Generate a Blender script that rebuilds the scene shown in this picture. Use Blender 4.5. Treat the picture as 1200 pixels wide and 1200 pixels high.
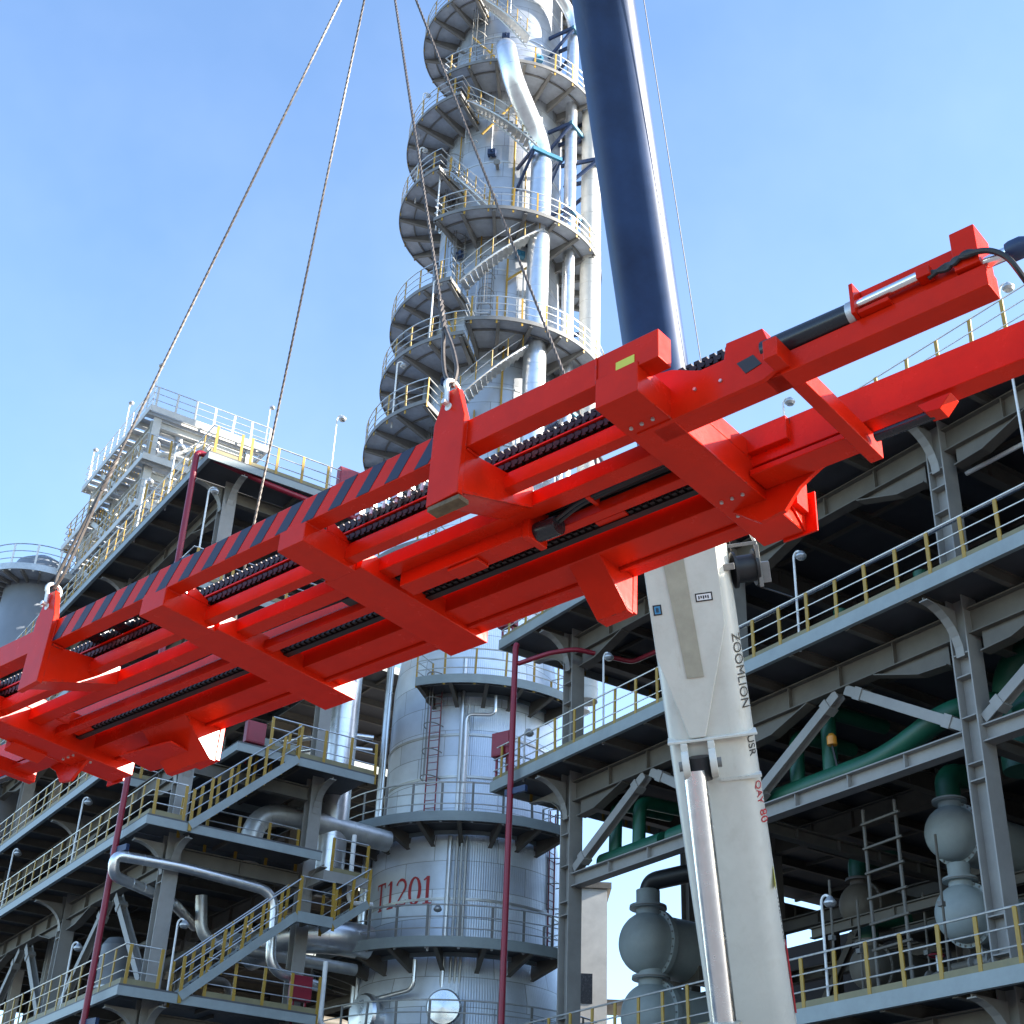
import bpy, math, random
from mathutils import Vector, Matrix
R = math.radians
sin, cos, pi = math.sin, math.cos, math.pi
random.seed(7)
sc = bpy.context.scene
col = sc.collection
for o in list(bpy.data.objects):
    bpy.data.objects.remove(o)

# ------------------------------------------------------------------ camera, sky, sun, exposure
cd = bpy.data.cameras.new('camera')
cd.sensor_width = 36; cd.lens = 49.86; cd.clip_start = .05; cd.clip_end = 6000
cam = bpy.data.objects.new('camera', cd); col.objects.link(cam)
# world = basis rows X,Y,up ; camera local x right, y up, z back
m3 = Matrix(((0.99911475, -0.04206799, 0.0, 0), (-0.02117808, -0.5029794, -0.8640389, 0), (0.03634838, 0.86327401, -0.50342505, 0), (0, 0, 0, 1)))
m3[0][3], m3[1][3], m3[2][3] = 0, 0, 1.6
cam.matrix_world = m3
sc.camera = cam

SUN_AZ, SUN_EL = 95, 23
wd = bpy.data.worlds.new("World"); sc.world = wd; wd.use_nodes = True
nt = wd.node_tree; nt.nodes.clear()
sky = nt.nodes.new('ShaderNodeTexSky'); sky.sky_type = 'NISHITA'; sky.sun_disc = False
sky.sun_elevation = R(SUN_EL); sky.sun_rotation = R(SUN_AZ); sky.air_density = 1.0; sky.dust_density = .45; sky.ozone_density = 3.0
bg = nt.nodes.new('ShaderNodeBackground'); bg.inputs[1].default_value = .125
wo = nt.nodes.new('ShaderNodeOutputWorld')
tcw = nt.nodes.new('ShaderNodeTexCoord'); nzw = nt.nodes.new('ShaderNodeTexNoise'); nzw.inputs['Scale'].default_value = 1.6; nzw.inputs['Detail'].default_value = 6; nzw.inputs['Roughness'].default_value = .6
mrw = nt.nodes.new('ShaderNodeMapRange'); mrw.inputs[1].default_value = .45; mrw.inputs[2].default_value = .8; mrw.inputs[4].default_value = .08
mxw = nt.nodes.new('ShaderNodeMix'); mxw.data_type = 'RGBA'; mxw.inputs[7].default_value = (5.2, 5.6, 6.2, 1)
nt.links.new(tcw.outputs['Generated'], nzw.inputs['Vector']); nt.links.new(nzw.outputs[0], mrw.inputs[0]); nt.links.new(mrw.outputs[0], mxw.inputs[0]); nt.links.new(sky.outputs[0], mxw.inputs[6])
nt.links.new(mxw.outputs[2], bg.inputs[0]); nt.links.new(bg.outputs[0], wo.inputs[0])
sd = bpy.data.lights.new('sun', 'SUN'); sd.energy = 4.8; sd.angle = R(.5); sd.color = (1, .93, .82)
sun = bpy.data.objects.new('sun', sd); col.objects.link(sun)
sv = Vector((sin(R(SUN_AZ)) * cos(R(SUN_EL)), cos(R(SUN_AZ)) * cos(R(SUN_EL)), sin(R(SUN_EL))))
sun.rotation_euler = sv.to_track_quat('Z', 'Y').to_euler(); sun.location = sv * 200
sc.view_settings.view_transform = 'Standard'; sc.view_settings.look = 'None'
sc.view_settings.exposure = 1.95; sc.view_settings.gamma = 1

# ------------------------------------------------------------------ materials
def mat(name, c, rough=.5, metal=0., var=.2, scale=2.5, bump=0., bscale=25, stain=None, coat=0., spec=.5, wear=None):
    m = bpy.data.materials.new(name); m.use_nodes = True
    t = m.node_tree; b = t.nodes['Principled BSDF']; N = t.nodes.new; L = t.links.new
    b.inputs['Roughness'].default_value = rough; b.inputs['Metallic'].default_value = metal
    b.inputs['Coat Weight'].default_value = coat; b.inputs['Coat Roughness'].default_value = .12
    b.inputs['Specular IOR Level'].default_value = spec
    tc = N('ShaderNodeTexCoord')
    nz = N('ShaderNodeTexNoise'); nz.inputs['Scale'].default_value = scale; nz.inputs['Detail'].default_value = 7; nz.inputs['Roughness'].default_value = .65
    L(tc.outputs['Object'], nz.inputs['Vector'])
    mr = N('ShaderNodeMapRange'); mr.inputs[1].default_value = .3; mr.inputs[2].default_value = .7
    mr.inputs[3].default_value = 1 - var; mr.inputs[4].default_value = 1 + var * .6
    L(nz.outputs[0], mr.inputs[0])
    mx = N('ShaderNodeMix'); mx.data_type = 'RGBA'; mx.blend_type = 'MULTIPLY'; mx.inputs[0].default_value = 1
    mx.inputs[6].default_value = (*c, 1); L(mr.outputs[0], mx.inputs[7])
    out = mx.outputs[2]
    if stain:
        n2 = N('ShaderNodeTexNoise'); n2.inputs['Scale'].default_value = stain[1]; n2.inputs['Detail'].default_value = 9; n2.inputs['Roughness'].default_value = .7
        mp = N('ShaderNodeMapping'); mp.inputs['Scale'].default_value = (1, 1, .25)
        L(tc.outputs['Object'], mp.inputs[0]); L(mp.outputs[0], n2.inputs['Vector'])
        r2 = N('ShaderNodeMapRange'); r2.inputs[1].default_value = stain[2]; r2.inputs[2].default_value = stain[2] + .12; r2.inputs[4].default_value = stain[3]
        L(n2.outputs[0], r2.inputs[0])
        m2 = N('ShaderNodeMix'); m2.data_type = 'RGBA'; L(r2.outputs[0], m2.inputs[0]); L(out, m2.inputs[6]); m2.inputs[7].default_value = (*stain[0], 1)
        out = m2.outputs[2]
    if wear:
        bv = N('ShaderNodeBevel'); bv.samples = 4; bv.inputs['Radius'].default_value = wear[1]; ge = N('ShaderNodeNewGeometry')
        dt = N('ShaderNodeVectorMath'); dt.operation = 'DOT_PRODUCT'; L(bv.outputs[0], dt.inputs[0]); L(ge.outputs['Normal'], dt.inputs[1])
        w1 = N('ShaderNodeMapRange'); w1.inputs[1].default_value = .97; w1.inputs[2].default_value = .80; L(dt.outputs['Value'], w1.inputs[0])
        n3 = N('ShaderNodeTexNoise'); n3.inputs['Scale'].default_value = 23; n3.inputs['Detail'].default_value = 6; L(tc.outputs['Object'], n3.inputs['Vector'])
        w2 = N('ShaderNodeMapRange'); w2.inputs[1].default_value = .52; w2.inputs[2].default_value = .62; L(n3.outputs[0], w2.inputs[0])
        w3 = N('ShaderNodeMath'); w3.operation = 'MULTIPLY'; L(w1.outputs[0], w3.inputs[0]); L(w2.outputs[0], w3.inputs[1])
        w4 = N('ShaderNodeMix'); w4.data_type = 'RGBA'; L(w3.outputs[0], w4.inputs[0]); L(out, w4.inputs[6]); w4.inputs[7].default_value = (*wear[0], 1); out = w4.outputs[2]
        n4 = N('ShaderNodeTexNoise'); n4.inputs['Scale'].default_value = 3.2; n4.inputs['Detail'].default_value = 10; n4.inputs['Roughness'].default_value = .75; L(tc.outputs['Object'], n4.inputs['Vector'])
        w5 = N('ShaderNodeMapRange'); w5.inputs[1].default_value = .50; w5.inputs[2].default_value = .72; w5.inputs[4].default_value = .22; L(n4.outputs[0], w5.inputs[0])
        w6 = N('ShaderNodeMix'); w6.data_type = 'RGBA'; L(w5.outputs[0], w6.inputs[0]); L(out, w6.inputs[6]); w6.inputs[7].default_value = (*wear[2], 1); out = w6.outputs[2]
    L(out, b.inputs['Base Color'])
    r3 = N('ShaderNodeMapRange'); r3.inputs[3].default_value = max(.03, rough - .1); r3.inputs[4].default_value = min(1, rough + .12)
    L(nz.outputs[0], r3.inputs[0]); L(r3.outputs[0], b.inputs['Roughness'])
    if bump:
        nb = N('ShaderNodeTexNoise'); nb.inputs['Scale'].default_value = bscale; nb.inputs['Detail'].default_value = 4
        L(tc.outputs['Object'], nb.inputs['Vector'])
        bp = N('ShaderNodeBump'); bp.inputs['Strength'].default_value = bump; bp.inputs['Distance'].default_value = .02
        L(nb.outputs[0], bp.inputs['Height']); L(bp.outputs[0], b.inputs['Normal'])
    return m

M = {}
M['red'] = mat('red_orange_paint', (.62, .0185, .004), .24, 0, .14, 3, .06, 14, coat=0, spec=.15, wear=((.10, .05, .04), .012, (.30, .02, .012)), stain=((.34, .010, .004), 7, .66, .45))
M['navy'] = mat('navy_paint', (.006, .008, .034), .5, 0, .15, 8)
M['chain'] = mat('greasy_chain_steel', (.03, .02, .02), .45, .5, .4, 20)
M['black'] = mat('black_rubber', (.015, .015, .017), .45, 0, .2, 9)
M['blackpaint'] = mat('black_gloss_paint', (.016, .018, .024), .25, 0, .2, 9)
M['chrome'] = mat('chrome_rod', (.88, .89, .91), .24, 1, .05, 6)
M['galv'] = mat('galvanised_steel', (.52, .53, .53), .42, .7, .2, 6)
M['steel'] = mat('grey_structural_paint', (.285, .272, .25), .55, 0, .18, 1.2, stain=((.2, .17, .13), 2.2, .66, .45))
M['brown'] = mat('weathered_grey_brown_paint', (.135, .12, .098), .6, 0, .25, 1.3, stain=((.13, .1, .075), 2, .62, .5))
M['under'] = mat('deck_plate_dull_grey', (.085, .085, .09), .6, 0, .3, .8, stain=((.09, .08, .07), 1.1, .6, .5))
M['fascia'] = mat('pale_blue_grey_paint', (.27, .31, .31), .5, 0, .15, 1.6, stain=((.25, .22, .17), 3, .68, .5))
M['toe'] = mat('olive_toe_board_paint', (.22, .19, .10), .6, 0, .2, 2)
M['yellow'] = mat('safety_yellow_paint', (.38, .225, .025), .5, 0, .22, 3, stain=((.25, .15, .04), 5, .66, .5))
M['pale'] = mat('pale_cream_and_sunlit_steel_paint', (.55, .54, .50), .5, 0, .15, 1.2, stain=((.35, .3, .22), 2, .68, .4))  # real pale paint; also paints sunlit whiteness onto the grey top-house steel
M['alu'] = mat('aluminium_cladding', (.78, .79, .80), .28, .92, .12, 1.4, .12, 6)
M['pipe'] = mat('aluminium_pipe_cladding', (.80, .80, .80), .30, .9, .12, 2, .10, 5)
M['dullalu'] = mat('weathered_aluminium', (.62, .62, .60), .42, .75, .2, 1.5, .1, 6)
M['green'] = mat('green_pipe_paint', (.008, .09, .05), .45, 0, .2, 2)
M['exch'] = mat('grey_green_vessel_paint', (.34, .39, .39), .5, 0, .15, 1.6, stain=((.22, .2, .16), 2, .66, .5))
M['vessel'] = mat('blue_grey_vessel_paint', (.20, .225, .26), .5, 0, .12, 1)
M['firered'] = mat('fire_main_crimson_paint', (.25, .012, .03), .4, 0, .15, 3)
M['lampwhite'] = mat('white_lamp_paint', (.78, .78, .76), .4, 0, .1, 5)
M['grey'] = mat('mid_grey_paint', (.19, .185, .175), .5, 0, .2, 3)
M['blueclamp'] = mat('blue_support_paint', (.03, .16, .26), .45, 0, .2, 3)
M['dkblue'] = mat('dark_blue_support_paint', (.02, .04, .10), .45, 0, .2, 3)
M['boomwhite'] = mat('off_white_boom_paint', (.62, .605, .54), .34, 0, .1, 1.5, .05, 6, coat=.1, wear=((.22, .19, .15), .02, (.36, .32, .24)), stain=((.42, .37, .26), 2.4, .6, .55))
M['cream'] = mat('cream_scuffed_paint', (.38, .35, .27), .5, 0, .2, 2.5, stain=((.36, .3, .2), 3, .58, .6))
M['boomblue'] = mat('dark_blue_boom_paint', (.016, .045, .125), .42, 0, .35, 1.1, .03, 4, coat=.0, spec=.3, stain=((.10, .13, .17), 1.6, .6, .35))
M['rope'] = mat('wire_rope', (.10, .085, .075), .5, .3, .4, 30)
M['shackle'] = mat('galvanised_shackle', (.70, .69, .64), .33, .6, .2, 9)
M['timber'] = mat('splintered_timber', (.17, .12, .07), .85, 0, .5, 9, .5, 40)
M['deckalu'] = mat('pale_grating', (.46, .50, .56), .5, .1, .2, 3)
M['white'] = mat('white_sticker', (.8, .8, .8), .4, 0, .05)
M['stickeryellow'] = mat('yellow_sticker', (.65, .6, .06), .4, 0, .1)
M['stickerblue'] = mat('blue_sticker', (.05, .25, .45), .4, 0, .1)
M['lettering'] = mat('black_lettering_vinyl', (.02, .02, .02), .4, 0, .1)
M['redlettering'] = mat('red_lettering_vinyl', (.45, .03, .04), .4, 0, .1)
M['ground'] = mat('concrete_ground', (.115, .112, .11), .8, 0, .25, .3, .2, 3)
M['shadewall'] = mat('shade_black_backing', (.02, .02, .022), .6, 0, .2, .6)  # interior shade put into a near-black colour
M['holeblack'] = mat('dark_hole_black', (.02, .02, .02), .5, 0, .1)  # black that stands in for dark holes
M['orangelamp'] = mat('amber_plastic', (.65, .26, .03), .35, 0, .1)

def corrugated(name, c, rough, n, lo, hi, strength, metal):
    """aluminium sheet with fine vertical corrugation between two angles round the local z axis"""
    m = mat(name, c, rough, metal, .12, 1.1)
    t = m.node_tree; b = t.nodes['Principled BSDF']; N = t.nodes.new; L = t.links.new
    tc = N('ShaderNodeTexCoord'); sp = N('ShaderNodeSeparateXYZ'); L(tc.outputs['Object'], sp.inputs[0])
    def mth(op, a, bb=None):
        q = N('ShaderNodeMath'); q.operation = op
        for i, x in enumerate((a, bb)):
            if x is None: continue
            if isinstance(x, (int, float)): q.inputs[i].default_value = x
            else: L(x, q.inputs[i])
        return q.outputs[0]
    ang = mth('ARCTAN2', sp.outputs[0], mth('MULTIPLY', sp.outputs[1], -1))     # 0 towards -y, + to the right
    wv = mth('SINE', mth('MULTIPLY', ang, n))
    msk = mth('MULTIPLY', mth('GREATER_THAN', ang, lo), mth('LESS_THAN', ang, hi))
    seam = mth('PINGPONG', mth('ADD', sp.outputs[2], .13), .52)
    sm = mth('LESS_THAN', seam, .018)
    n1 = N('ShaderNodeTexNoise'); n1.inputs['Scale'].default_value = .9; n1.inputs['Detail'].default_value = 2; L(tc.outputs['Object'], n1.inputs['Vector'])
    h = mth('ADD', mth('ADD', mth('MULTIPLY', mth('MULTIPLY', wv, msk), 1.0), mth('MULTIPLY', sm, 1.5)), mth('MULTIPLY', n1.outputs[0], 2))
    cv = N('ShaderNodeCombineXYZ'); L(mth('MULTIPLY', ang, 3.3), cv.inputs[0]); L(sp.outputs[2], cv.inputs[1])
    bk = N('ShaderNodeTexBrick'); bk.inputs['Scale'].default_value = 1; bk.inputs['Brick Width'].default_value = 2.1; bk.inputs['Row Height'].default_value = 1.04; bk.inputs['Mortar Size'].default_value = .012
    bk.inputs['Color1'].default_value = (.80, .82, .85, 1); bk.inputs['Color2'].default_value = (1.06, 1.06, 1.04, 1); bk.inputs['Mortar'].default_value = (.4, .39, .38, 1); L(cv.outputs[0], bk.inputs['Vector'])
    old = b.inputs['Base Color'].links[0].from_socket; mm = N('ShaderNodeMix'); mm.data_type = 'RGBA'; mm.blend_type = 'MULTIPLY'; mm.inputs[0].default_value = 1
    L(old, mm.inputs[6]); L(bk.outputs[0], mm.inputs[7]); L(mm.outputs[2], b.inputs['Base Color'])
    bp = N('ShaderNodeBump'); bp.inputs['Strength'].default_value = strength; bp.inputs['Distance'].default_value = .012
    L(h, bp.inputs['Height']); L(bp.outputs[0], b.inputs['Normal'])
    return m
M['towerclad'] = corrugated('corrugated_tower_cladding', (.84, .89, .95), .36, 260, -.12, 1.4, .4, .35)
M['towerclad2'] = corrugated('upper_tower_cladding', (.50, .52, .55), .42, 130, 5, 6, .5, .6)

# ------------------------------------------------------------------ mesh builder
class MB:
    def __init__(s): s.v = []; s.f = []; s.m = []
    def add(s, vs, fs, mi=0):
        k = len(s.v); s.v += [tuple(p) for p in vs]; s.f += [tuple(i + k for i in f) for f in fs]; s.m += [mi] * len(fs); return s
    def box(s, x0, x1, y0, y1, z0, z1, mi=0):
        return s.add([(x0, y0, z0), (x1, y0, z0), (x1, y1, z0), (x0, y1, z0), (x0, y0, z1), (x1, y0, z1), (x1, y1, z1), (x0, y1, z1)],
                     [(3, 2, 1, 0), (4, 5, 6, 7), (0, 1, 5, 4), (1, 2, 6, 5), (2, 3, 7, 6), (3, 0, 4, 7)], mi)
    def bar(s, p, q, w, h, up=(0, 0, 1), mi=0, off=(0, 0)):
        p, q = Vector(p), Vector(q); d = (q - p).normalized(); up = Vector(up)
        if abs(d.dot(up)) > .99: up = Vector((0, 1, 0))
        x = d.cross(up).normalized(); y = x.cross(d).normalized()
        vs = []
        for e in (p, q):
            for a, b in ((-.5, -.5), (.5, -.5), (.5, .5), (-.5, .5)):
                vs.append(e + x * (a * w + off[0]) + y * (b * h + off[1]))
        return s.add(vs, [(0, 1, 2, 3), (7, 6, 5, 4), (0, 4, 5, 1), (1, 5, 6, 2), (2, 6, 7, 3), (3, 7, 4, 0)], mi)
    def ibeam(s, p, q, w, h, t=.03, up=(0, 0, 1), mi=0):
        s.bar(p, q, w, t, up, mi, (0, h / 2 - t / 2)); s.bar(p, q, w, t, up, mi, (0, -h / 2 + t / 2))
        return s.bar(p, q, t * .8, h - 2 * t, up, mi)
    def tube(s, pts, r, n=10, mi=0, cap=True, closed=False):
        P = [Vector(p) for p in pts]; k = len(P); rr = r if isinstance(r, (list, tuple)) else [r] * k
        T = []
        for i in range(k):
            a = P[(i - 1) % k] if (i or closed) else P[i]; b = P[(i + 1) % k] if (i < k - 1 or closed) else P[i]
            T.append((b - a).normalized())
        u = T[0].orthogonal().normalized(); vs = []
        for i in range(k):
            u = (u - T[i] * u.dot(T[i])); u = u.normalized() if u.length > 1e-6 else T[i].orthogonal().normalized()
            w = T[i].cross(u)
            for j in range(n):
                a = 2 * pi * j / n; vs.append(P[i] + (u * cos(a) + w * sin(a)) * rr[i])
        fs = []
        for i in range(k if closed else k - 1):
            i2 = (i + 1) % k
            for j in range(n):
                j2 = (j + 1) % n; fs.append((i * n + j, i * n + j2, i2 * n + j2, i2 * n + j))
        if cap and not closed:
            fs.append(tuple(range(n))[::-1]); fs.append(tuple((k - 1) * n + j for j in range(n)))
        return s.add(vs, fs, mi)
    def prism(s, poly, d0, d1, fr, mi=0):
        n = len(poly); vs = [fr(x, y, d0) for x, y in poly] + [fr(x, y, d1) for x, y in poly]
        return s.add(vs, [tuple(range(n))[::-1], tuple(range(n, 2 * n))] + [(i, (i + 1) % n, n + (i + 1) % n, n + i) for i in range(n)], mi)
    def lathe(s, prof, n=48, c=(0, 0, 0), ax=None, a0=0., a1=2 * pi, mi=0, cap=True):
        full = abs(a1 - a0 - 2 * pi) < 1e-6; na = n if full else n + 1; c = Vector(c)
        q = Vector(ax).normalized().to_track_quat('Z', 'Y') if ax else None
        vs = []
        for r, z in prof:
            for j in range(na):
                a = a0 + (a1 - a0) * j / n; p = Vector((r * cos(a), r * sin(a), z))
                vs.append((q @ p if q else p) + c)
        fs = []
        for i in range(len(prof) - 1):
            for j in range(n):
                j2 = (j + 1) % na; fs.append((i * na + j, i * na + j2, (i + 1) * na + j2, (i + 1) * na + j))
        if cap and full:
            if prof[0][0] > 1e-4: fs.append(tuple(range(na))[::-1])
            if prof[-1][0] > 1e-4: fs.append(tuple((len(prof) - 1) * na + j for j in range(na)))
        return s.add(vs, fs, mi)
    def ring(s, r0, r1, z0, z1, p0, p1, n=None):
        """sector slab; angle p (degrees) 0 towards -y, positive to -x"""
        n = n or max(6, int(abs(p1 - p0) / 4)); vs = []
        for j in range(n + 1):
            p = R(p0 + (p1 - p0) * j / n); d = (-sin(p), -cos(p))
            for r, z in ((r0, z0), (r1, z0), (r1, z1), (r0, z1)): vs.append((d[0] * r, d[1] * r, z))
        fs = [(0, 1, 2, 3), tuple(n * 4 + i for i in (3, 2, 1, 0))]
        for j in range(n):
            for i in range(4): fs.append((j * 4 + i, j * 4 + 4 + i, j * 4 + 4 + (i + 1) % 4, j * 4 + (i + 1) % 4))
        return s.add(vs, fs)
    def build(s, name, m, parent=None, bevel=0., smooth=True, seg=2):
        me = bpy.data.meshes.new(name); me.from_pydata(s.v, [], s.f)
        for x in (m if isinstance(m, (list, tuple)) else [m]): me.materials.append(M[x])
        me.polygons.foreach_set('material_index', s.m)
        import bmesh
        bm = bmesh.new(); bm.from_mesh(me); bmesh.ops.recalc_face_normals(bm, faces=bm.faces); bm.to_mesh(me); bm.free()
        if smooth:
            me.polygons.foreach_set('use_smooth', [True] * len(me.polygons)); me.set_sharp_from_angle(angle=R(32))
        o = bpy.data.objects.new(name, me); col.objects.link(o)
        if parent: o.parent = parent
        if bevel:
            b = o.modifiers.new('bevel', 'BEVEL'); b.width = bevel; b.segments = seg; b.limit_method = 'ANGLE'; b.angle_limit = R(40); b.harden_normals = True
        return o

def bend(pts, rad, n=6):
    """round the corners of a polyline"""
    P = [Vector(p) for p in pts]; out = [P[0]]
    for i in range(1, len(P) - 1):
        a, b, c = P[i - 1], P[i], P[i + 1]; d1 = (a - b); d2 = (c - b)
        r = min(rad, d1.length * .49, d2.length * .49); s0 = b + d1.normalized() * r; s1 = b + d2.normalized() * r
        for k in range(n + 1):
            t = k / n; out.append(s0 * (1 - t) ** 2 + b * 2 * t * (1 - t) + s1 * t * t)
    out.append(P[-1]); return out

def banded(path, r, step, e=.03, dr=.009):
    """resample a path so that raised cladding bands are part of one continuous tube"""
    P = [Vector(p) for p in path]; out = []; rr = []; acc = 0; nxt = step * .5
    out.append(P[0]); rr.append(r)
    for a, c in zip(P, P[1:]):
        L = (c - a).length; d = (c - a).normalized() if L else c
        while nxt < acc + L:
            x = nxt - acc
            if e * 1.2 < x < L - e * 1.2:
                for t, q in ((-e, r), (-e + .004, r + dr), (e - .004, r + dr), (e, r)): out.append(a + d * (x + t)); rr.append(q)
            nxt += step
        acc += L; out.append(c); rr.append(r)
    return out, rr

def tag(o, label=None, cat=None, group=None, kind=None):
    for k, x in (('label', label), ('category', cat), ('group', group), ('kind', kind)):
        if x: o[k] = x
    return o
def empty(name, loc, rotz=0, mw=None):
    o = bpy.data.objects.new(name, None); col.objects.link(o); o.empty_display_size = .3
    if mw: o.matrix_world = mw
    else: o.location = loc; o.rotation_euler = (0, 0, rotz)
    return o
def link(src, parent, loc=(0, 0, 0), rot=(0, 0, 0)):
    o = src.copy(); col.objects.link(o); o.parent = parent; o.location = loc; o.rotation_euler = rot; return o
def text_mesh(s, size, name, m, parent, mw, depth=.004):
    cu = bpy.data.curves.new(name, 'FONT'); cu.body = s; cu.size = size; cu.extrude = depth; cu.align_x = 'LEFT'
    t = bpy.data.objects.new(name, cu); col.objects.link(t)
    dg = bpy.context.evaluated_depsgraph_get(); me = bpy.data.meshes.new_from_object(t.evaluated_get(dg))
    bpy.data.objects.remove(t); me.materials.clear(); me.materials.append(M[m])
    o = bpy.data.objects.new(name, me); col.objects.link(o); o.parent = parent; o.matrix_local = mw; return o

# railing: rails as one part, every post a sub-part sharing one mesh
_post = {}
def post_src(h, m, w=.10, t=.035):
    k = (h, m)
    if k not in _post:
        me = MB().box(-w / 2, w / 2, -t / 2, t / 2, -.30, h).build('rail_post', m).data
        bpy.data.objects.remove(bpy.data.objects[-1]) if False else None
        for o in list(bpy.data.objects):
            if o.data == me: bpy.data.objects.remove(o)
        _post[k] = me
    return _post[k]
def railing(parent, pts, h=1.15, sp=1.0, pm='yellow', rm='galv', toe='toe', r=.02, name='railing', nr=3, pw=.10):
    P = [Vector(p) for p in pts]; b = MB()
    for k in range(nr):
        z = h * (1 - k / nr)
        b.tube([p + Vector((0, 0, z)) for p in P], r if k else r * 1.3, 6)
    for p, q in zip(P, P[1:]):
        if toe: b.bar(p + Vector((0, 0, .09)), q + Vector((0, 0, .09)), .012, .16, mi=1)
    rl = b.build(name, [rm, toe or rm], parent); me = post_src(h, pm, pw)
    tot = sum((q - p).length for p, q in zip(P, P[1:])); n = max(1, round(tot / sp)); acc = 0; seg = 0
    for i in range(n + 1):
        d = tot * i / n
        while seg < len(P) - 2 and d > acc + (P[seg + 1] - P[seg]).length + 1e-6: acc += (P[seg + 1] - P[seg]).length; seg += 1
        e = P[seg + 1] - P[seg]; x = P[seg] + e.normalized() * min(d - acc, e.length)
        o = bpy.data.objects.new('rail_post', me); col.objects.link(o); o.parent = rl; o.location = x; o.rotation_euler = (random.gauss(0, .012), random.gauss(0, .016), math.atan2(e.y, e.x))
    return rl

# ------------------------------------------------------------------ ground
g = MB().add([(-1500, -1500, 0), (1500, -1500, 0), (1500, 1500, 0), (-1500, 1500, 0)], [(0, 1, 2, 3)]).build('ground', 'ground')
tag(g, kind='structure')

# ------------------------------------------------------------------ steel process structures
TH = R(-57)                                    # long side of both frames
def hcol(parent, a, b, z0, z1, s=.5, m='steel', stiff=()):
    q = MB(); t = .04
    q.box(a - s / 2, a - s / 2 + t, b - s / 2, b + s / 2, z0, z1).box(a + s / 2 - t, a + s / 2, b - s / 2, b + s / 2, z0, z1)
    q.box(a - s / 2 + t, a + s / 2 - t, b - .02, b + .02, z0, z1)
    for z in stiff:
        q.box(a - s / 2 + t, a + s / 2 - t, b - s / 2 + .01, b - .02, z, z + .03)
        q.box(a - s / 2 + t, a + s / 2 - t, b + .02, b + s / 2 - .01, z, z + .03)
    return q.build('column', m, parent)
def girder(parent, p, q, h=.7, w=.34, m='brown', haunch=0, name='girder'):
    b = MB().ibeam(p, q, w, h, .035)
    P, Q = Vector(p), Vector(q); d = (Q - P).normalized(); n = d.cross(Vector((0, 0, 1))); L = (Q - P).length
    k = max(2, int(L / 1.6))
    for i in range(1, k):                       # web stiffeners
        c = P + d * (L * i / k); b.bar(c - Vector((0, 0, h / 2 - .035)), c + Vector((0, 0, h / 2 - .035)), w * .85, .025, d)
    if haunch:
        for e, s in ((P, 1), (Q, -1)):
            ln = min(2.6, L * .34)
            fr = lambda x, y, t, e=e, s=s: e + d * (s * x) + n * t + Vector((0, 0, y - h / 2))
            b.prism([(.25, .002), (ln, .002), (ln * .45, -haunch * .9), (.25, -haunch)], -.015, .015, fr)
            b.prism([(ln, 0), (ln * .45, -haunch * .9), (ln * .45, -haunch * .9 - .035), (ln, -.035)], -w / 2, w / 2, fr)
            b.prism([(ln * .45, -haunch * .9), (.25, -haunch), (.25, -haunch - .035), (ln * .45, -haunch * .9 - .035)], -w / 2, w / 2, fr)
    return b.build(name, m, parent)
def knee(parent, a, b, z, da, db, ln=1.35, dp=1.1):
    """tapered cantilever bracket from a column out to the deck edge"""
    D = Vector((da, db, 0)).normalized(); n = Vector((-D.y, D.x, 0))
    fr = lambda x, y, t: Vector((a, b, z)) + D * x + n * t + Vector((0, 0, y))
    arc = [(.25 + (ln - .25) * (1 - cos(t)), -dp + dp * sin(t)) for t in [i * pi / 2 / 7 for i in range(8)]]
    q = MB(); q.prism([(.25, 0)] + [(ln, 0)] + arc[::-1][1:] if False else [(.25, 0), (ln, 0)] + [(x, y - .06) for x, y in arc[::-1]], -.012, .012, fr)
    for (x0, y0), (x1, y1) in zip(arc, arc[1:]):
        q.prism([(x0, y0 - .06), (x1, y1 - .06), (x1, y1 - .09), (x0, y0 - .09)], -.12, .12, fr)
    return q.build('cantilever_bracket', 'steel', parent)
def deck(parent, a0, a1, b0, b1, z, fm='fascia', fh=.34, js=1.9, under='under', edges='FR', jm='brown', jh=.3):
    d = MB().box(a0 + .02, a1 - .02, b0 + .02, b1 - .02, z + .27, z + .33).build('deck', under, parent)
    q = MB()
    if 'F' in edges: q.box(a0, a1, b0, b0 + .05, z, z + fh); q.box(a0 + .06, a1 - .06, b0 + .05, b0 + .13, z, z + .02)
    if 'B' in edges: q.box(a0, a1, b1 - .05, b1, z, z + fh)
    if 'L' in edges: q.box(a0, a0 + .05, b0 + .052, b1 - .052, z, z + fh)
    if 'R' in edges: q.box(a1 - .05, a1, b0 + .052, b1 - .052, z, z + fh)
    q.build('fascia', fm, d)
    n = max(1, int((a1 - a0) / js))
    for i in range(1, n):
        x = a0 + (a1 - a0) * i / n
        MB().ibeam((x, b0 + .13, z + .27 - jh / 2), (x, b1 - .07, z + .27 - jh / 2), .15, jh, .02).build('joist', jm, d)
    k = max(1, int((b1 - b0) / 4))
    for i in range(1, k + 1):
        y = b0 + (b1 - b0) * i / (k + 1)
        MB().bar((a0 + .1, y, z + .2), (a1 - .1, y, z + .2), .10, .12).build('stringer', jm, d)
    return d
def brace(parent, p, q, s=.26, m='steel'):
    b = MB(); b.ibeam(p, q, s, s, .025, (0, 1, 0)); P, Q = Vector(p), Vector(q)
    for t in (.12, .88):
        c = P.lerp(Q, t); d = (Q - P).normalized() * .12; b.bar(c - d, c + d, s * 1.25, s * 1.25, (0, 1, 0))
    return b.build('diagonal_brace', m, parent)
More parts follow.
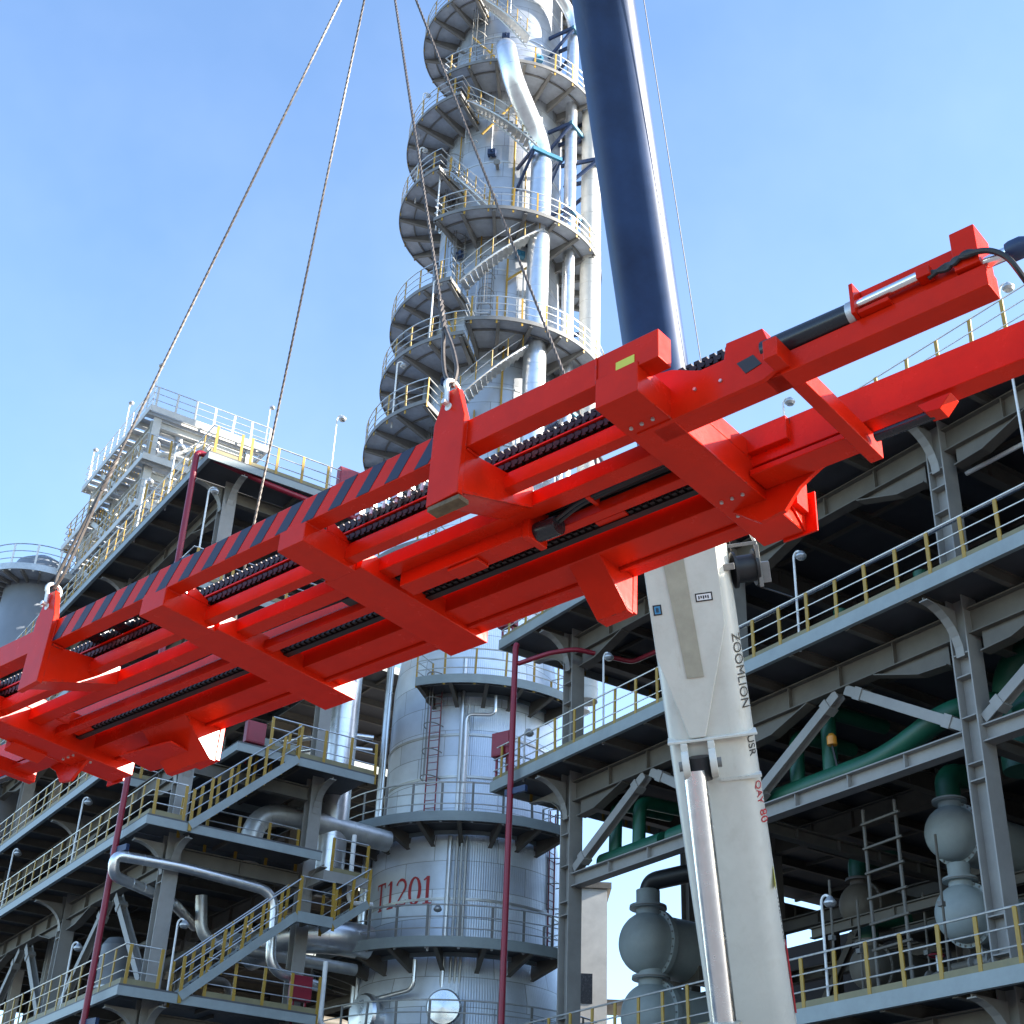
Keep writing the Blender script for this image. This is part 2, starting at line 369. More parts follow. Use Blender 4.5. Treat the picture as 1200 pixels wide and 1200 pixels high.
def stair(parent, p, q, w, wd, rail=True, m='fascia'):
    """flight from p to q (front stringer line); wd = unit vector across the flight"""
    P, Q, W = Vector(p), Vector(q), Vector(wd) * w; b = MB()
    MB().bar(P, Q, .06, .26).build('stair_stringer', m, parent); MB().bar(P + W, Q + W, .06, .26).build('stair_stringer', m, parent)
    n = int(abs(Q.z - P.z) / .2); d = (Q - P); d.z = 0; d = d.normalized()
    for i in range(1, n):
        c = P.lerp(Q, i / n); b.bar(c + W * .05, c + W * .95, .26, .03)
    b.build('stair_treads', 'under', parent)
    if rail:
        for e in (P, P + W): railing(parent, [e + Vector((0, 0, .12)), Q - P + e + Vector((0, 0, .12))], 1.05, .75, toe=None)

OR_ = Vector((2.27, 43.25, 0)); OL_ = Vector((-10.41, 44.81, 0))
# ---- right-hand frame
RS = empty('steel_process_structure', OR_, TH)
tag(RS, 'huge grey steel structure of open railed decks behind the white boom, at right', 'steel structure')
CA = (0, 7.82, 15.64, 23.46, 31.3)
stz = (8.9, 9.7, 12.7, 13.1, 14.2, 15.2, 15.75, 19.6, 20.3, 20.8)
for i, a in enumerate(CA):
    for b in ((0, 8.5, 17) if i else (0, 8.5)): hcol(RS, a, b, 0, 22.2, .5, 'steel', stz if b == 0 else ())
for z, hn in ((7.62, .55), (16.55, .5), (21.6, .5)):
    for b in (0, 8.5, 17):
        for i in range(4):
            if b == 17 and i == 0: continue
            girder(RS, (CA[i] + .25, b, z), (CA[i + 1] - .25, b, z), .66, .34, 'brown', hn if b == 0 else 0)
    for i, a in enumerate(CA):
        girder(RS, (a, .25, z), (a, 8.25, z), .6, .3, 'brown', 0)
        if i: girder(RS, (a, 8.75, z), (a, 16.75, z), .6, .3, 'brown', 0)
        knee(RS, a, 0, z + .33, 0, -1)
        if i == 0: knee(RS, a, 0, z + .33, -1, 0, 2.2, 1.3); knee(RS, a, 8.5, z + .33, -1, 0, 2.2, 1.3)
for z, a0 in ((7.95, -2.5), (16.95, -2.5), (22.0, -2.35)):
    deck(RS, a0, 33, -1.5, 9.2, z, edges='FLB'); deck(RS, -6, 33, 9.22, 18.5, z, edges='RB')
    zz = z + .33
    railing(RS, [(33, -1.42, zz), (a0 + .06, -1.42, zz), (a0 + .06, 9.1, zz)])
# beam that carries the green header, and its brothers
for i in range(4):
    girder(RS, (CA[i] + .25, 0, 13.75), (CA[i + 1] - .25, 0, 13.75), .42, .36, 'steel', 0, 'pipe_beam')
    girder(RS, (CA[i] + .25, 8.5, 13.75), (CA[i + 1] - .25, 8.5, 13.75), .42, .3, 'brown', 0, 'pipe_beam')
    mid = (CA[i] + CA[i + 1]) / 2
    brace(RS, (CA[i] + .3, 0, 14.1), (mid - .15, 0, 16.15)); brace(RS, (CA[i + 1] - .3, 0, 14.1), (mid + .15, 0, 16.15))
    if i: girder(RS, (CA[i], .25, 13.75), (CA[i], 8.25, 13.75), .36, .3, 'brown', 0, 'pipe_beam')
    brace(RS, (CA[i] + .3, 8.5, 9), (mid, 8.5, 13.4), .22, 'brown')
for b in (4.7, 6.4): girder(RS, (5.4, b, 12.0), (31, b, 12.2), .3, .2, 'brown', 0, 'pipe_beam')
wl = MB().box(-11.5, -6, 18.7, 18.8, 0, 16.5).box(-5.98, 33, 18.7, 18.8, 0, 22)  # added near-black walls keep sun and sky out so the bays stay dark
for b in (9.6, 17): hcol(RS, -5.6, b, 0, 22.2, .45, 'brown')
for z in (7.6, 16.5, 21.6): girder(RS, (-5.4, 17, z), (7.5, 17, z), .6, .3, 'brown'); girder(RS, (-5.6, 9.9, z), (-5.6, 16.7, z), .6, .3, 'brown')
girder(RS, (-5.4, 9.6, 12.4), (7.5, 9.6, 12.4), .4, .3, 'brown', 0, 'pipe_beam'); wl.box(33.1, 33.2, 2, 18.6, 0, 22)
wl.build('dark_backing_wall', 'shadewall', RS)
# ---- left-hand frame
LS = empty('steel_process_structure', OL_, TH)
tag(LS, 'grey steel process structure with stair flights and yellow railings left of the tall silver tower', 'steel structure')
LA = (0, -9.7, -19.4, -29.1)
for i, a in enumerate(LA):
    for b in ((0, 4.76, 13, 20) if i > 1 else (0, 4.76)):
        hcol(LS, a, b, 0, 28.3, .5 if b != 4.76 else .45, 'steel' if b < 5 else 'brown', (8.6, 9.2, 13.6, 14.2, 16.9, 22.2, 27.2) if b == 0 else ())
for z in (9.45, 14.55, 17.55, 22.85, 27.85):
    for b in (0, 4.76, 13, 20):
        for i in range(3):
            if b > 12 and i < 2: continue
            girder(LS, (LA[i] - .25, b, z), (LA[i + 1] + .25, b, z), .6, .3, 'brown', .4 if b == 0 else 0)
    for a in LA:
        girder(LS, (a, .25, z), (a, 4.5, z), .5, .26, 'brown'); 
        if a < -12: girder(LS, (a, 5, z), (a, 12.7, z), .5, .26, 'brown')
        knee(LS, a, 0, z + .3, 0, -1, 1.3, .9)
    for b in (0, 4.76): knee(LS, 0, b, z + .3, 1, 0, 1.35, .9)
for z, bR, aR in ((9.8, 5.0, 1.5), (14.9, 4.6, 1.5), (17.9, 6.3, 1.5), (23.2, 6.3, 1.5), (28.2, 6.3, 1.5)):
    a0 = -33 if z != 17.9 else -33
    if z == 17.9:
        deck(LS, -33, -4.2, -1.5, 6.3, z, edges='FRB', fh=.27); deck(LS, -33, -10.8, 6.32, 20.5, z, edges='RB'); deck(LS, -4.15, 1.5, 1.1, bR, z, edges='FRL', fh=.27)
        zz = z + .33
        railing(LS, [(-33, -1.42, zz), (-4.28, -1.42, zz), (-4.28, 1.0, zz)], sp=1.0); railing(LS, [(1.42, 2.3, zz), (1.42, bR, zz)])
    else:
        deck(LS, -33, -.5, -1.5, 6.3, z, edges='FB', fh=.27); deck(LS, -33, -10.8, 6.32, 20.5, z, edges='RB'); deck(LS, -.48, aR, -1.5, bR, z, edges='FR', fh=.27)
        zz = z + .33
        railing(LS, [(-33, -1.42, zz), (aR - .08, -1.42, zz), (aR - .08, -.3, zz)], sp=1.0)
        if z > 20: railing(LS, [(aR - .08, .1, zz), (aR - .08, bR, zz)])
        elif z < 12: railing(LS, [(aR - .08, 1.2, zz), (aR - .08, bR, zz)])
        else: railing(LS, [(-.3, 1.2, zz), (-.3, 4.5, zz)])
# lower walkway on the end face and the stair flights
deck(LS, -1.2, 1.5, 4.7, 6.4, 14.3, 'steel', edges='FR'); railing(LS, [(1.42, 5, 14.63), (1.42, 6.3, 14.63)])
stair(LS, (1.55, -.1, 15.1), (1.55, 3.3, 18.1), .9, (-1, 0, 0)); stair(LS, (1.55, .4, 10.0), (1.55, 3.9, 13.0), .9, (-1, 0, 0))
deck(LS, .4, 1.6, 3.9, 5.2, 12.8, 'fascia', edges='FR'); stair(LS, (1.55, 5.2, 12.9), (1.55, 6.4, 13.8), .9, (-1, 0, 0))
railing(LS, [(1.52, 3.95, 13.13), (1.52, 5.15, 13.13)], toe=None)
for i in (0, 1, 2):
    brace(LS, (LA[i] - .3, 0, 10.3), (LA[i] - 4.4, 0, 14.1)); brace(LS, (LA[i + 1] + .3, 0, 10.3), (LA[i] - 5.2, 0, 14.1))
MB().box(-33, -11, 20.7, 20.8, 0, 23).build('dark_backing_wall', 'shadewall', LS)  # added near-black wall, stands in for the deep shade under the decks
# ---- top-house frame behind: grey steel, its sunlit whiteness put into the pale colour
PH = empty('steel_process_structure', (-17.97, 58, 0), TH)
tag(PH, 'tall pale sunlit steel frame with stacked railed decks rising behind the roof at left', 'steel structure')
for a in (-.6, -5, -9.2):
    for b in (.6, 5.6): hcol(PH, a, b, 0, 40.3, .4, 'pale')
for k, (z, a0, b1) in enumerate(((40.35, -9.9, 6.4), (37.4, -11.6, 4.4), (34.6, -12.8, 6.4), (31.8, -14.2, 6.4))):
    aR = (0, .3, .7, 1.2)[k]
    d = MB(); n = int((aR - a0) / .62)
    for i in range(n): d.box(a0 + .06 + i * .62, a0 + .06 + i * .62 + .40, .1, b1 - .1, z + .27, z + .31)
    d = d.build('slatted_deck', 'deckalu', PH)
    MB().box(a0, aR, 0, .05, z, z + .34).box(aR - .05, aR, .052, b1, z, z + .34).box(a0, a0 + .05, .052, b1, z, z + .34).box(a0 + .052, aR - .052, b1 - .05, b1, z, z + .34).build('fascia', 'pale', d)
    for i in range(8):
        x = a0 + .5 + (aR - a0 - 1) * i / 7; MB().ibeam((x, .06, z + .14), (x, b1 - .06, z + .14), .12, .22, .02).build('joist', 'pale', d)
    railing(PH, [(a0 + .06, b1, z + .33), (a0 + .06, .06, z + .33), (aR - .06, .06, z + .33), (aR - .06, b1, z + .33)], 1.15, 1.0, 'pale' if k == 0 else 'yellow', 'galv', None, .024, pw=.11)
    for b in (.6, 5.6): girder(PH, (-9, b, z - .3), (-.8, b, z - .3), .42, .22, 'pale')
    for a in (-.6, -5, -9.2): girder(PH, (a, .8, z - .3), (a, 5.4, z - .3), .4, .22, 'pale')
for z0, z1 in ((32.2, 34.2), (35.0, 37), (37.8, 39.9)):
    for a in (-.6, -5): brace(PH, (a, .9, z0), (a, 3.1, z1), .16, 'pale'); brace(PH, (a, 5.4, z0), (a, 3.2, z1), .16, 'pale')
    brace(PH, (-.9, .6, z0), (-2.8, .6, z1), .16, 'pale'); brace(PH, (-4.8, .6, z0), (-2.9, .6, z1), .16, 'pale'); brace(PH, (-5.2, .6, z0), (-7, .6, z1), .16, 'pale')
    for x, y in ((-3, 1.5), (-3, 4), (-7, 2.5), (-1.6, 2.2)):
        MB().tube([(x, y, z0 - .4), (x, y, z1 + .6)], .24, 12).build('riser_pipe', 'dullalu', PH)
    MB().tube(bend([(-8.8, 1.2, z0 + .9), (-2.2, 1.2, z0 + .9), (-1.2, 1.4, z0 + 1.2), (-1.2, 5, z0 + 1.2)], .4), .13, 10).build('header_pipe', 'pale', PH)
    stair(PH, (-3.8, -.1 + .4, z0), (-7.6, .3, z1 + .5), .8, (0, 1, 0), True, 'pale')

# ------------------------------------------------------------------ main tower
TX, TY = -1.15, 55.0
TW = empty('distillation_tower', (TX, TY, 0))
tag(TW, 'very tall silver clad tower numbered T1201 ringed by railed platforms', 'tower')
for name, m, prof in (('lower_shell', 'towerclad', [(4.05, 0), (4.05, 11.8), (3.72, 13.2), (3.72, 17.4)]),
                      ('middle_shell', 'towerclad', [(3.66, 17.4), (3.46, 18.4), (3.40, 24.5), (3.22, 26), (3.2, 33)]),
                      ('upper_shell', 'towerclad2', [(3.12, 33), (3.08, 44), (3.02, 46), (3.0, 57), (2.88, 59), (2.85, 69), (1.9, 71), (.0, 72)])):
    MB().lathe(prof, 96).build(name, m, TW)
for z, r in ((15.2, 3.73), (19.9, 3.47), (21.6, 3.45), (27.5, 3.24), (30, 3.23), (35.2, 3.14), (38.2, 3.11), (42.2, 3.09), (45, 3.05), (48.6, 3.02), (51.9, 3.01), (55.2, 3.005), (61, 2.88), (64, 2.87)):
    MB().lathe([(r - .05, z), (r + .02, z), (r + .02, z + .09), (r - .05, z + .09)], 96).build('cladding_band', 'dullalu', TW)
def pd(p): return Vector((-sin(R(p)), -cos(R(p)), 0))
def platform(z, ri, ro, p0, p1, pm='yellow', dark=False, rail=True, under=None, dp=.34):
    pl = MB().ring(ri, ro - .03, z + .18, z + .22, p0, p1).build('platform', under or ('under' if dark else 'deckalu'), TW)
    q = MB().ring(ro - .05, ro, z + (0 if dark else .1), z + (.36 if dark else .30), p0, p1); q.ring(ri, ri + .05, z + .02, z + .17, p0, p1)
    for p in (p0, p1):
        d = pd(p); q.bar(d * (ri + .06) + Vector((0, 0, z + .12)), d * (ro - .06) + Vector((0, 0, z + .12)), .06, .22)
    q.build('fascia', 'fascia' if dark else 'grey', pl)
    n = max(2, round(abs(p1 - p0) / 17))
    for i in range(n + 1):
        p = p0 + (p1 - p0) * (i if 0 < i < n else (.012 * n if i == 0 else n - .012 * n)) / n; d = pd(p); t = d.cross(Vector((0, 0, 1)))
        fr = lambda x, y, w, d=d, t=t: d * x + t * w + Vector((0, 0, z + y))
        b = MB().prism([(ri - .25, .175), (ro - .06, .175), (ro - .06, .02), (ri - .25, -dp - .12)], -.014, .014, fr)
        b.prism([(ri - .25, -dp - .12), (ro - .06, .02), (ro - .06, -.01), (ri - .25, -dp - .15)], -.08, .08, fr)
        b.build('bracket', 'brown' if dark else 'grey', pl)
    rm = (ri + ro) / 2 + .3
    MB().ring(rm, rm + .06, z + .08, z + .17, p0, p1).build('ring_joist', 'grey', pl)
    if rail:
        k = max(5, int(abs(p1 - p0) / 5)); L = [pd(p0 + (p1 - p0) * i / k) * (ro - .05) + Vector((0, 0, z + .24)) for i in range(k + 1)]
        railing(TW, [pd(p0) * (ri + .2) + Vector((0, 0, z + .24))] + L + [pd(p1) * (ri + .2) + Vector((0, 0, z + .24))], 1.2, 1.15, pm, 'galv', None, .022, pw=.085)
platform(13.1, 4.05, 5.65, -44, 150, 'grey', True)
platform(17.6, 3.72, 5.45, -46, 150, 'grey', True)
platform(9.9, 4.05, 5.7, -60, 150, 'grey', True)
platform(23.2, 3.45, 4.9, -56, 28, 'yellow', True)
platform(29.2, 3.2, 5.3, 25, 150)
platform(35.8, 3.15, 5.75, 28, 145)
platform(40.2, 3.1, 5.35, -115, 14); platform(39.5, 3.1, 5.3, 14.5, 140)
platform(42.9, 3.1, 5.1, 24, 145)
platform(46.9, 3.02, 5.1, -118, 38)
platform(50.1, 3.0, 5.2, 36, 150)
platform(54.7, 3.0, 5.15, 26, 150)
platform(56.7, 2.95, 5.05, -110, 40)
platform(62.6, 2.88, 4.8, 24, 150)
platform(66.3, 2.88, 4.8, -110, 40)
def caged_ladder(p, r, z0, z1, cage0):
    d = pd(p); t = d.cross(Vector((0, 0, 1))); b = MB(); c = d * (r + .22); Z = Vector((0, 0, 1))
    for s in (-.22, .22): b.tube([c + t * s + Z * z0, c + t * s + Z * z1], .028, 6)
    k = int((z1 - z0) / .3)
    for i in range(k): b.tube([c - t * .22 + Z * (z0 + .3 * i), c + t * .22 + Z * (z0 + .3 * i)], .016, 5)
    l = b.build('ladder', 'firered' if r > 3.3 else 'grey', TW); g_ = MB(); n = max(2, int((z1 - cage0) / .85))
    hoop = [(cos(a) * .36, sin(a) * .62) for a in [pi * (i / 10) for i in range(11)]]
    for i in range(n + 1):
        z = cage0 + (z1 - cage0) * i / n; g_.tube([c + t * x + d * y + Z * z for x, y in hoop], .022, 5)
    for x, y in hoop[::3] + [hoop[5]]: g_.tube([c + t * x + d * y + Z * cage0, c + t * x + d * y + Z * z1], .016, 5)
    g_.build('ladder_cage', 'grey', l)
caged_ladder(24, 3.42, 17.8, 24.0, 19.8); caged_ladder(8, 3.05, 40.4, 45.2, 42.4); caged_ladder(46, 3.0, 47.1, 52.6, 49.0)
caged_ladder(33, 3.1, 43.1, 47.8, 45.2); caged_ladder(30, 2.88, 58, 62.8, 60); caged_ladder(-60, 3.5, 13.4, 19.2, 15.4); caged_ladder(40, 3.2, 29.4, 36, 31.4)
def helix_stair(p0, z0, p1, z1, r=3.75):
    n = 16; b = MB(); P = [pd(p0 + (p1 - p0) * i / n) for i in range(n + 1)]; Z = [z0 + (z1 - z0) * i / n for i in range(n + 1)]
    for rr in (r, r + .75): b.tube([P[i] * rr + Vector((0, 0, Z[i])) for i in range(n + 1)], .05, 6)
    for i in range(n): m_ = (P[i] + P[i + 1]) / 2; b.bar(m_ * r + Vector((0, 0, Z[i] + .08)), m_ * (r + .75) + Vector((0, 0, Z[i] + .08)), .24, .03)
    st = b.build('stair_flight', 'galv', TW)
    for h in (.55, 1.05): MB().tube([P[i] * (r + .75) + Vector((0, 0, Z[i] + h)) for i in range(n + 1)], .022, 6).build('stair_rail', 'galv', st)
    for i in range(0, n + 1, 3): MB().tube([P[i] * (r + .75) + Vector((0, 0, Z[i])), P[i] * (r + .75) + Vector((0, 0, Z[i] + 1.05))], .03, 6).build('stair_post', 'yellow', st)
helix_stair(22, 43.3, -28, 46.9); helix_stair(34, 50.4, 2, 47.2); helix_stair(26, 55, -24, 51.8, 3.7); helix_stair(24, 62.8, -14, 59.6, 3.6); helix_stair(26, 36.2, -20, 39.8)
# slim instrument lines strapped to the shell
for p, r, z0, z1, rad, m in ((9, 3.8, 8, 17.5, .09, 'pipe'), (5, 3.8, 8, 17.5, .05, 'dullalu'), (2.5, 3.8, 8, 17.5, .05, 'dullalu'), (0, 3.8, 8, 17.5, .05, 'dullalu'),
                             (7, 3.5, 17.9, 24.8, .08, 'pipe'), (3, 3.5, 17.9, 22.8, .05, 'dullalu'), (84, 3.85, 8, 17.6, .16, 'pipe'), (74, 3.85, 8, 17.4, .07, 'pipe'), (86, 3.55, 18, 30, .15, 'pipe'), (76, 3.52, 18, 30, .06, 'pipe'),
                             (-8, 3.2, 33, 45.5, .05, 'yellow'), (-10, 3.02, 46, 57, .05, 'yellow'), (66, 3.2, 36, 46.5, .16, 'vessel')):
    d = pd(p); MB().tube([d * (r + .1) + Vector((0, 0, z0)), d * (r + .1) + Vector((0, 0, z1))], rad, 10).build('shell_pipe', m, TW)
for p, z, r in ((6, 11.3, .62), (47, 11.2, .75), (8, 48.9, .3)):
    d = pd(p); rs = 4.05 if z < 13 else 3.0
    MB().lathe([(r * .8, 0), (r * .8, .45), (r, .45), (r, .6), (r * .9, .7), (0, .76)], 28, d * (rs - .1) + Vector((0, 0, z)), d).build('manhole', 'alu' if z < 13 else 'grey', TW)
# small pipe elbows under the platforms
for pts, r in (([pd(4) * 3.9 + Vector((0, 0, 18)), pd(4) * 3.9 + Vector((0, 0, 22.3)), pd(-12) * 4.0 + Vector((0, 0, 22.3)), pd(-12) * 4.0 + Vector((0, 0, 23.1))], .07),
               ([pd(20) * 4.6 + Vector((0, 0, 12.9)), pd(20) * 4.6 + Vector((0, 0, 11.9)), pd(62) * 4.7 + Vector((0, 0, 11.6))], .08)):
    MB().tube(bend(pts, .3), r, 10).build('elbow_pipe', 'pipe', TW)
random.seed(11)
for i in range(46):
    p = random.uniform(-40, 60); z = random.uniform(33, 66); r = 3.1 if z < 44.5 else (3.02 if z < 57.5 else 2.88); d = pd(p); t = d.cross(Vector((0, 0, 1))); c = d * (r + .02) + Vector((0, 0, z)); k = i % 4
    if k == 0: MB().tube([c, c + d * .45], .09, 10).tube([c + d * .38, c + d * .46], .17, 12).build('nozzle', 'grey', TW)
    elif k == 1: MB().tube(bend([c + d * .1, c + d * .3, c + d * .3 + t * .6, c + d * .3 + t * .6 + Vector((0, 0, 1.6))], .15), .04, 7).build('conduit', 'galv', TW)
    elif k == 2: MB().bar(c + d * .15 - t * .2, c + d * .15 + t * .2, .25, .35).tube([c, c + d * .4], .06, 8).build('valve', 'dkblue' if i % 3 else 'blueclamp', TW)
    else: MB().tube([pd(p) * (r + .08) + Vector((0, 0, z - 2)), pd(p) * (r + .08) + Vector((0, 0, z + 2))], .035, 6).build('conduit', 'yellow' if i % 8 == 3 else 'galv', TW)
for p0, z0, p1, z1 in ((40, 42.2, 30, 40.6), (-30, 45.6, -8, 44.2), (20, 53.6, -8, 55.8), (36, 61.0, 10, 58.8)):
    MB().tube([pd(p0) * 3.35 + Vector((0, 0, z0)), pd(p1) * 3.35 + Vector((0, 0, z1))], .06, 8).build('support_strut', 'yellow', TW)
# painted number, curved round the shell
def strokes():
    S = []
    def ln(x0, y0, x1, y1, w): S.append(('l', x0, y0, x1, y1, w))
    ln(.0, 1, .56, 1, .07); ln(.28, 1, .28, 0, .13); ln(.16, 0, .40, 0, .06); ln(.01, 1, .01, .84, .05); ln(.55, 1, .55, .84, .05)
    ox = .74; ln(ox + .17, 1, ox + .17, 0, .13); ln(ox + .02, .88, ox + .17, 1, .06); ln(ox + .02, 0, ox + .34, 0, .06)
    ox = 1.22; pr = None
    for i in range(15):
        a = R(165 - i * 15); x, y = ox + .25 + .22 * cos(a), .74 + .25 * sin(a)
        if pr: ln(pr[0], pr[1], x, y, .10 if i > 4 else .07)
        pr = (x, y)
    ln(pr[0], pr[1], ox + .03, .03, .08); ln(ox + .02, .03, ox + .48, .03, .09); ln(ox + .48, .03, ox + .5, .2, .05)
    ox = 1.86; pr = None
    for i in range(25):
        a = R(i * 15); x, y = ox + .25 + .22 * cos(a), .5 + .5 * sin(a)
        if pr: ln(pr[0], pr[1], x, y, .06 + .07 * abs(cos(a)))
        pr = (x, y)
    ox = 2.48; ln(ox + .17, 1, ox + .17, 0, .13); ln(ox + .02, .88, ox + .17, 1, .06); ln(ox + .02, 0, ox + .34, 0, .06)
    return S
b = MB(); sc_ = .98
for _, x0, y0, x1, y1, w in strokes():
    dx, dy = x1 - x0, y1 - y0; l = math.hypot(dx, dy); nx, ny = -dy / l * w / 2, dx / l * w / 2; ex, ey = dx / l * .015, dy / l * .015
    k = 4; vs = []
    for i in range(k + 1):
        t = i / k
        for sgn in (-1, 1):
            x = x0 - ex + (dx + 2 * ex) * t + sgn * nx; y = y0 - ey + (dy + 2 * ey) * t + sgn * ny
            p = 61 - math.degrees(x * sc_ / 3.73); vs.append(pd(p) * (3.735 + .0004 * (len(b.f) % 9)) + Vector((0, 0, 15.1 + y * sc_)))
    b.add(vs, [(2 * i, 2 * i + 1, 2 * i + 3, 2 * i + 2) for i in range(k)])
b.build('number_lettering', 'redlettering', TW, smooth=False)

# large pipes running up the tower
def tw(p, r, z): return Vector((TX, TY, z)) + pd(p) * r
def tower_pipe(label, path, r, m, clamps, br=.9):
    o = empty('overhead_pipe', Vector(path[0])); P0 = Vector(path[0])
    pts, rr = banded(bend([Vector(p) - P0 for p in path], br, 8), r, 1.1); MB().tube(pts, rr, 24).build('pipe_run', m, o)
    for z in clamps:
        c = Vector((pts[0].x, pts[0].y, z - P0.z)); q = MB(); d = Vector((TX, TY, 0)) - P0; d.z = 0; d = d.normalized(); t = d.cross(Vector((0, 0, 1)))
        q.bar(c - t * (r + .3) - d * (r + .03), c + t * (r + .3) - d * (r + .03), .14, .22)
        q.build('support_beam', 'blueclamp', o); q = MB()
        for s in (-1, 1):
            e = c + t * s * (r + .22); q.bar(e - d * (r + .05), e + d * 1.4, .12, .2); q.bar(e - d * r - Vector((0, 0, .1)), e + d * 1.2 - Vector((0, 0, 1.5)), .11, .16)
        q.build('support_bracket', 'dkblue', o)
    return tag(o, label, 'pipe', 'large pipes running up the tower')
a_ = tw(-28, 4.0, 0)
tower_pipe('thick shiny silver pipe with an S bend near the top of the tower', [a_ + Vector((0, 0, 33)), a_ + Vector((0, 0, 52.4)), tw(-2, 5.5, 55.3), tw(2, 5.6, 57.6), tw(3, 2.2, 58.2)], .52, 'pipe', (51.6,), 1.3)
a_ = tw(-57, 4.0, 0)
tower_pipe('slimmer silver pipe beside the boom, carried on blue supports', [a_ + Vector((0, 0, 30)), a_ + Vector((0, 0, 63.5)), tw(-15, 4.2, 66.0), tw(5, 3.9, 66.6), tw(5, 2, 66.6)], .3, 'pipe', (37.6, 49.3, 55.0, 62.0), 1.0)
a_ = tw(-71, 4.7, 0)
tower_pipe('thick pale cream pipe next to the blue boom on the tower', [a_ + Vector((0, 0, 24)), a_ + Vector((0, 0, 68))], .5, 'pale', (53.0,))
a_ = tw(-84, 4.4, 0)
tower_pipe('silver pipe partly hidden behind the blue boom', [a_ + Vector((0, 0, 24)), a_ + Vector((0, 0, 68))], .33, 'dullalu', (43.0, 57.5))

# ------------------------------------------------------------------ far left vessel
V = empty('storage_vessel', (-24.4, 66, 0))
tag(V, 'smooth blue grey cylindrical vessel with railed ring platform at far left edge', 'vessel')
MB().lathe([(1.6, 0), (1.6, 34.6), (1.3, 35.5), (.5, 36.0), (0, 36.1)], 64).build('shell', 'vessel', V)
pl = MB().ring(1.6, 3.0, 34.0, 34.06, -150, 170).build('platform', 'deckalu', V); MB().ring(2.96, 3.02, 33.85, 34.2, -150, 170).build('fascia', 'galv', pl)
for i in range(18):
    d = pd(-148 + i * 18.4); MB().bar(d * 1.5 + Vector((0, 0, 33.88)), d * 2.94 + Vector((0, 0, 33.88)), .1, .22).build('bracket', 'grey', pl)
railing(V, [pd(-150 + 8 * i) * 2.95 + Vector((0, 0, 34.1)) for i in range(41)], 1.2, 1.2, 'lampwhite', 'galv', None, .022)

# ------------------------------------------------------------------ crane boom
zc = lambda px, py, z: None
B0, B1 = Vector((3.706, 20.84, 5.559)), Vector((0.983, 13.622, 17.948))
AX = (B1 - B0).normalized()
vd = ((B0 + B1) / 2 - Vector((0, 0, 1.6))).normalized()
BX = AX.cross(-vd).normalized() * -1                 # to the right seen from the camera
if BX.x < 0: BX = -BX
BF = BX.cross(AX).normalized()                       # from the camera into the boom
if BF.dot(vd) < 0: BF = -BF
CR = empty('crane_boom', B0, mw=Matrix(((BX.x, BF.x, AX.x, B0.x), (BX.y, BF.y, AX.y, B0.y), (BX.z, BF.z, AX.z, B0.z), (0, 0, 0, 1))))
tag(CR, 'telescopic crane boom, dirty white lower section and dark blue upper section, rising from bottom right', 'crane boom')
LB = (B1 - B0).length                                # about 14.6
def boom_sec(w, d, rad, n=6):
    """rounded underside profile: narrow flat belly, big soft edges (x right, y into boom)"""
    P = []
    for cx, cy, a0, rr in ((w / 2 - rad, rad, -90, rad), (w / 2 - .12, d - .12, 0, .12), (-w / 2 + .12, d - .12, 90, .12), (-w / 2 + rad, rad, 180, rad)):
        for i in range(n + 1):
            a = R(a0 + 90 * i / n); P.append((cx + rr * cos(a), cy + rr * sin(a)))
    return P
def sweep(P, z0, z1, sc1=1.):
    n = len(P); b = MB(); b.add([(x, y, z0) for x, y in P] + [(x * sc1, y * sc1, z1) for x, y in P], [tuple(range(n))[::-1], tuple(range(n, 2 * n))] + [(i, (i + 1) % n, n + (i + 1) % n, n + i) for i in range(n)]); return b
t_ = lambda py: (1200 - py) / 1200 * LB              # rough height along the boom by picture row
base = sweep(boom_sec(1.22, 1.5, .34, 9), -6.2, t_(600)).build('base_section', 'boomwhite', CR)
sweep(boom_sec(1.34, 1.62, .36, 9), t_(612), t_(596)).build('collar', 'boomwhite', base)
MB().prism([(x, y - .05) for x, y in boom_sec(1.08, 1.36, .40, 9)], t_(600), t_(560), lambda x, y, d: (x, y + .12, d)).build('second_section', 'boomwhite', CR)
sec = MB().prism(boom_sec(.90, 1.2, .36, 12), t_(590), LB + 4.5, lambda x, y, d: (x, y + .16, d)).build('inner_section', 'boomblue', CR)
# belly reinforcement: V shaped plate, centre strip, cylinder bracket
fr = lambda x, y, d: (x, d, y)
zb, zt, zm = t_(862), t_(600), t_(765)
MB().prism([(-.30, zb), (-.08, zb), (.42, t_(735)), (.46, zt), (-.60, zt), (-.60, zm)], -.07, .2, fr).build('belly_plate', 'boomwhite', base, .02)
MB().prism([(-.22, t_(792)), (.02, t_(792)), (-.04, zt), (-.36, zt)], -.085, -.06, fr).build('wear_strip', 'cream', base)
MB().box(-.62, .64, -.10, .3, zb - .05, zb - .01).build('bracket_plate', 'boomwhite', base, .01)
br = MB()
for x in (-.40, -.02):
    pts = [(zb - .05, .25), (zb - .05, -.12)] + [(zb - .32 + .2 * cos(a), -.30 + .2 * sin(a) - .02) for a in [R(60 - 24 * i) for i in range(11)]] + [(zb - .65, .25)]
    br.prism([(p[1], p[0]) for p in pts], x - .05, x + .05, lambda a, c, d: (d, a, c))
br.build('cylinder_bracket', 'boomwhite', base, .01)
MB().tube([(-.5, -.28, zb - .33), (.09, -.28, zb - .33)], .07, 16).build('pivot_pin', 'grey', base)
MB().box(.04, .62, -.02, .2, zb - .66, zb - .62).build('stiffener', 'boomwhite', base)
cy = MB().tube([(-.29, -.32, zb - .40), (-.38, -.85, t_(1174))], .165, 28).build('piston_rod', 'chrome', CR)
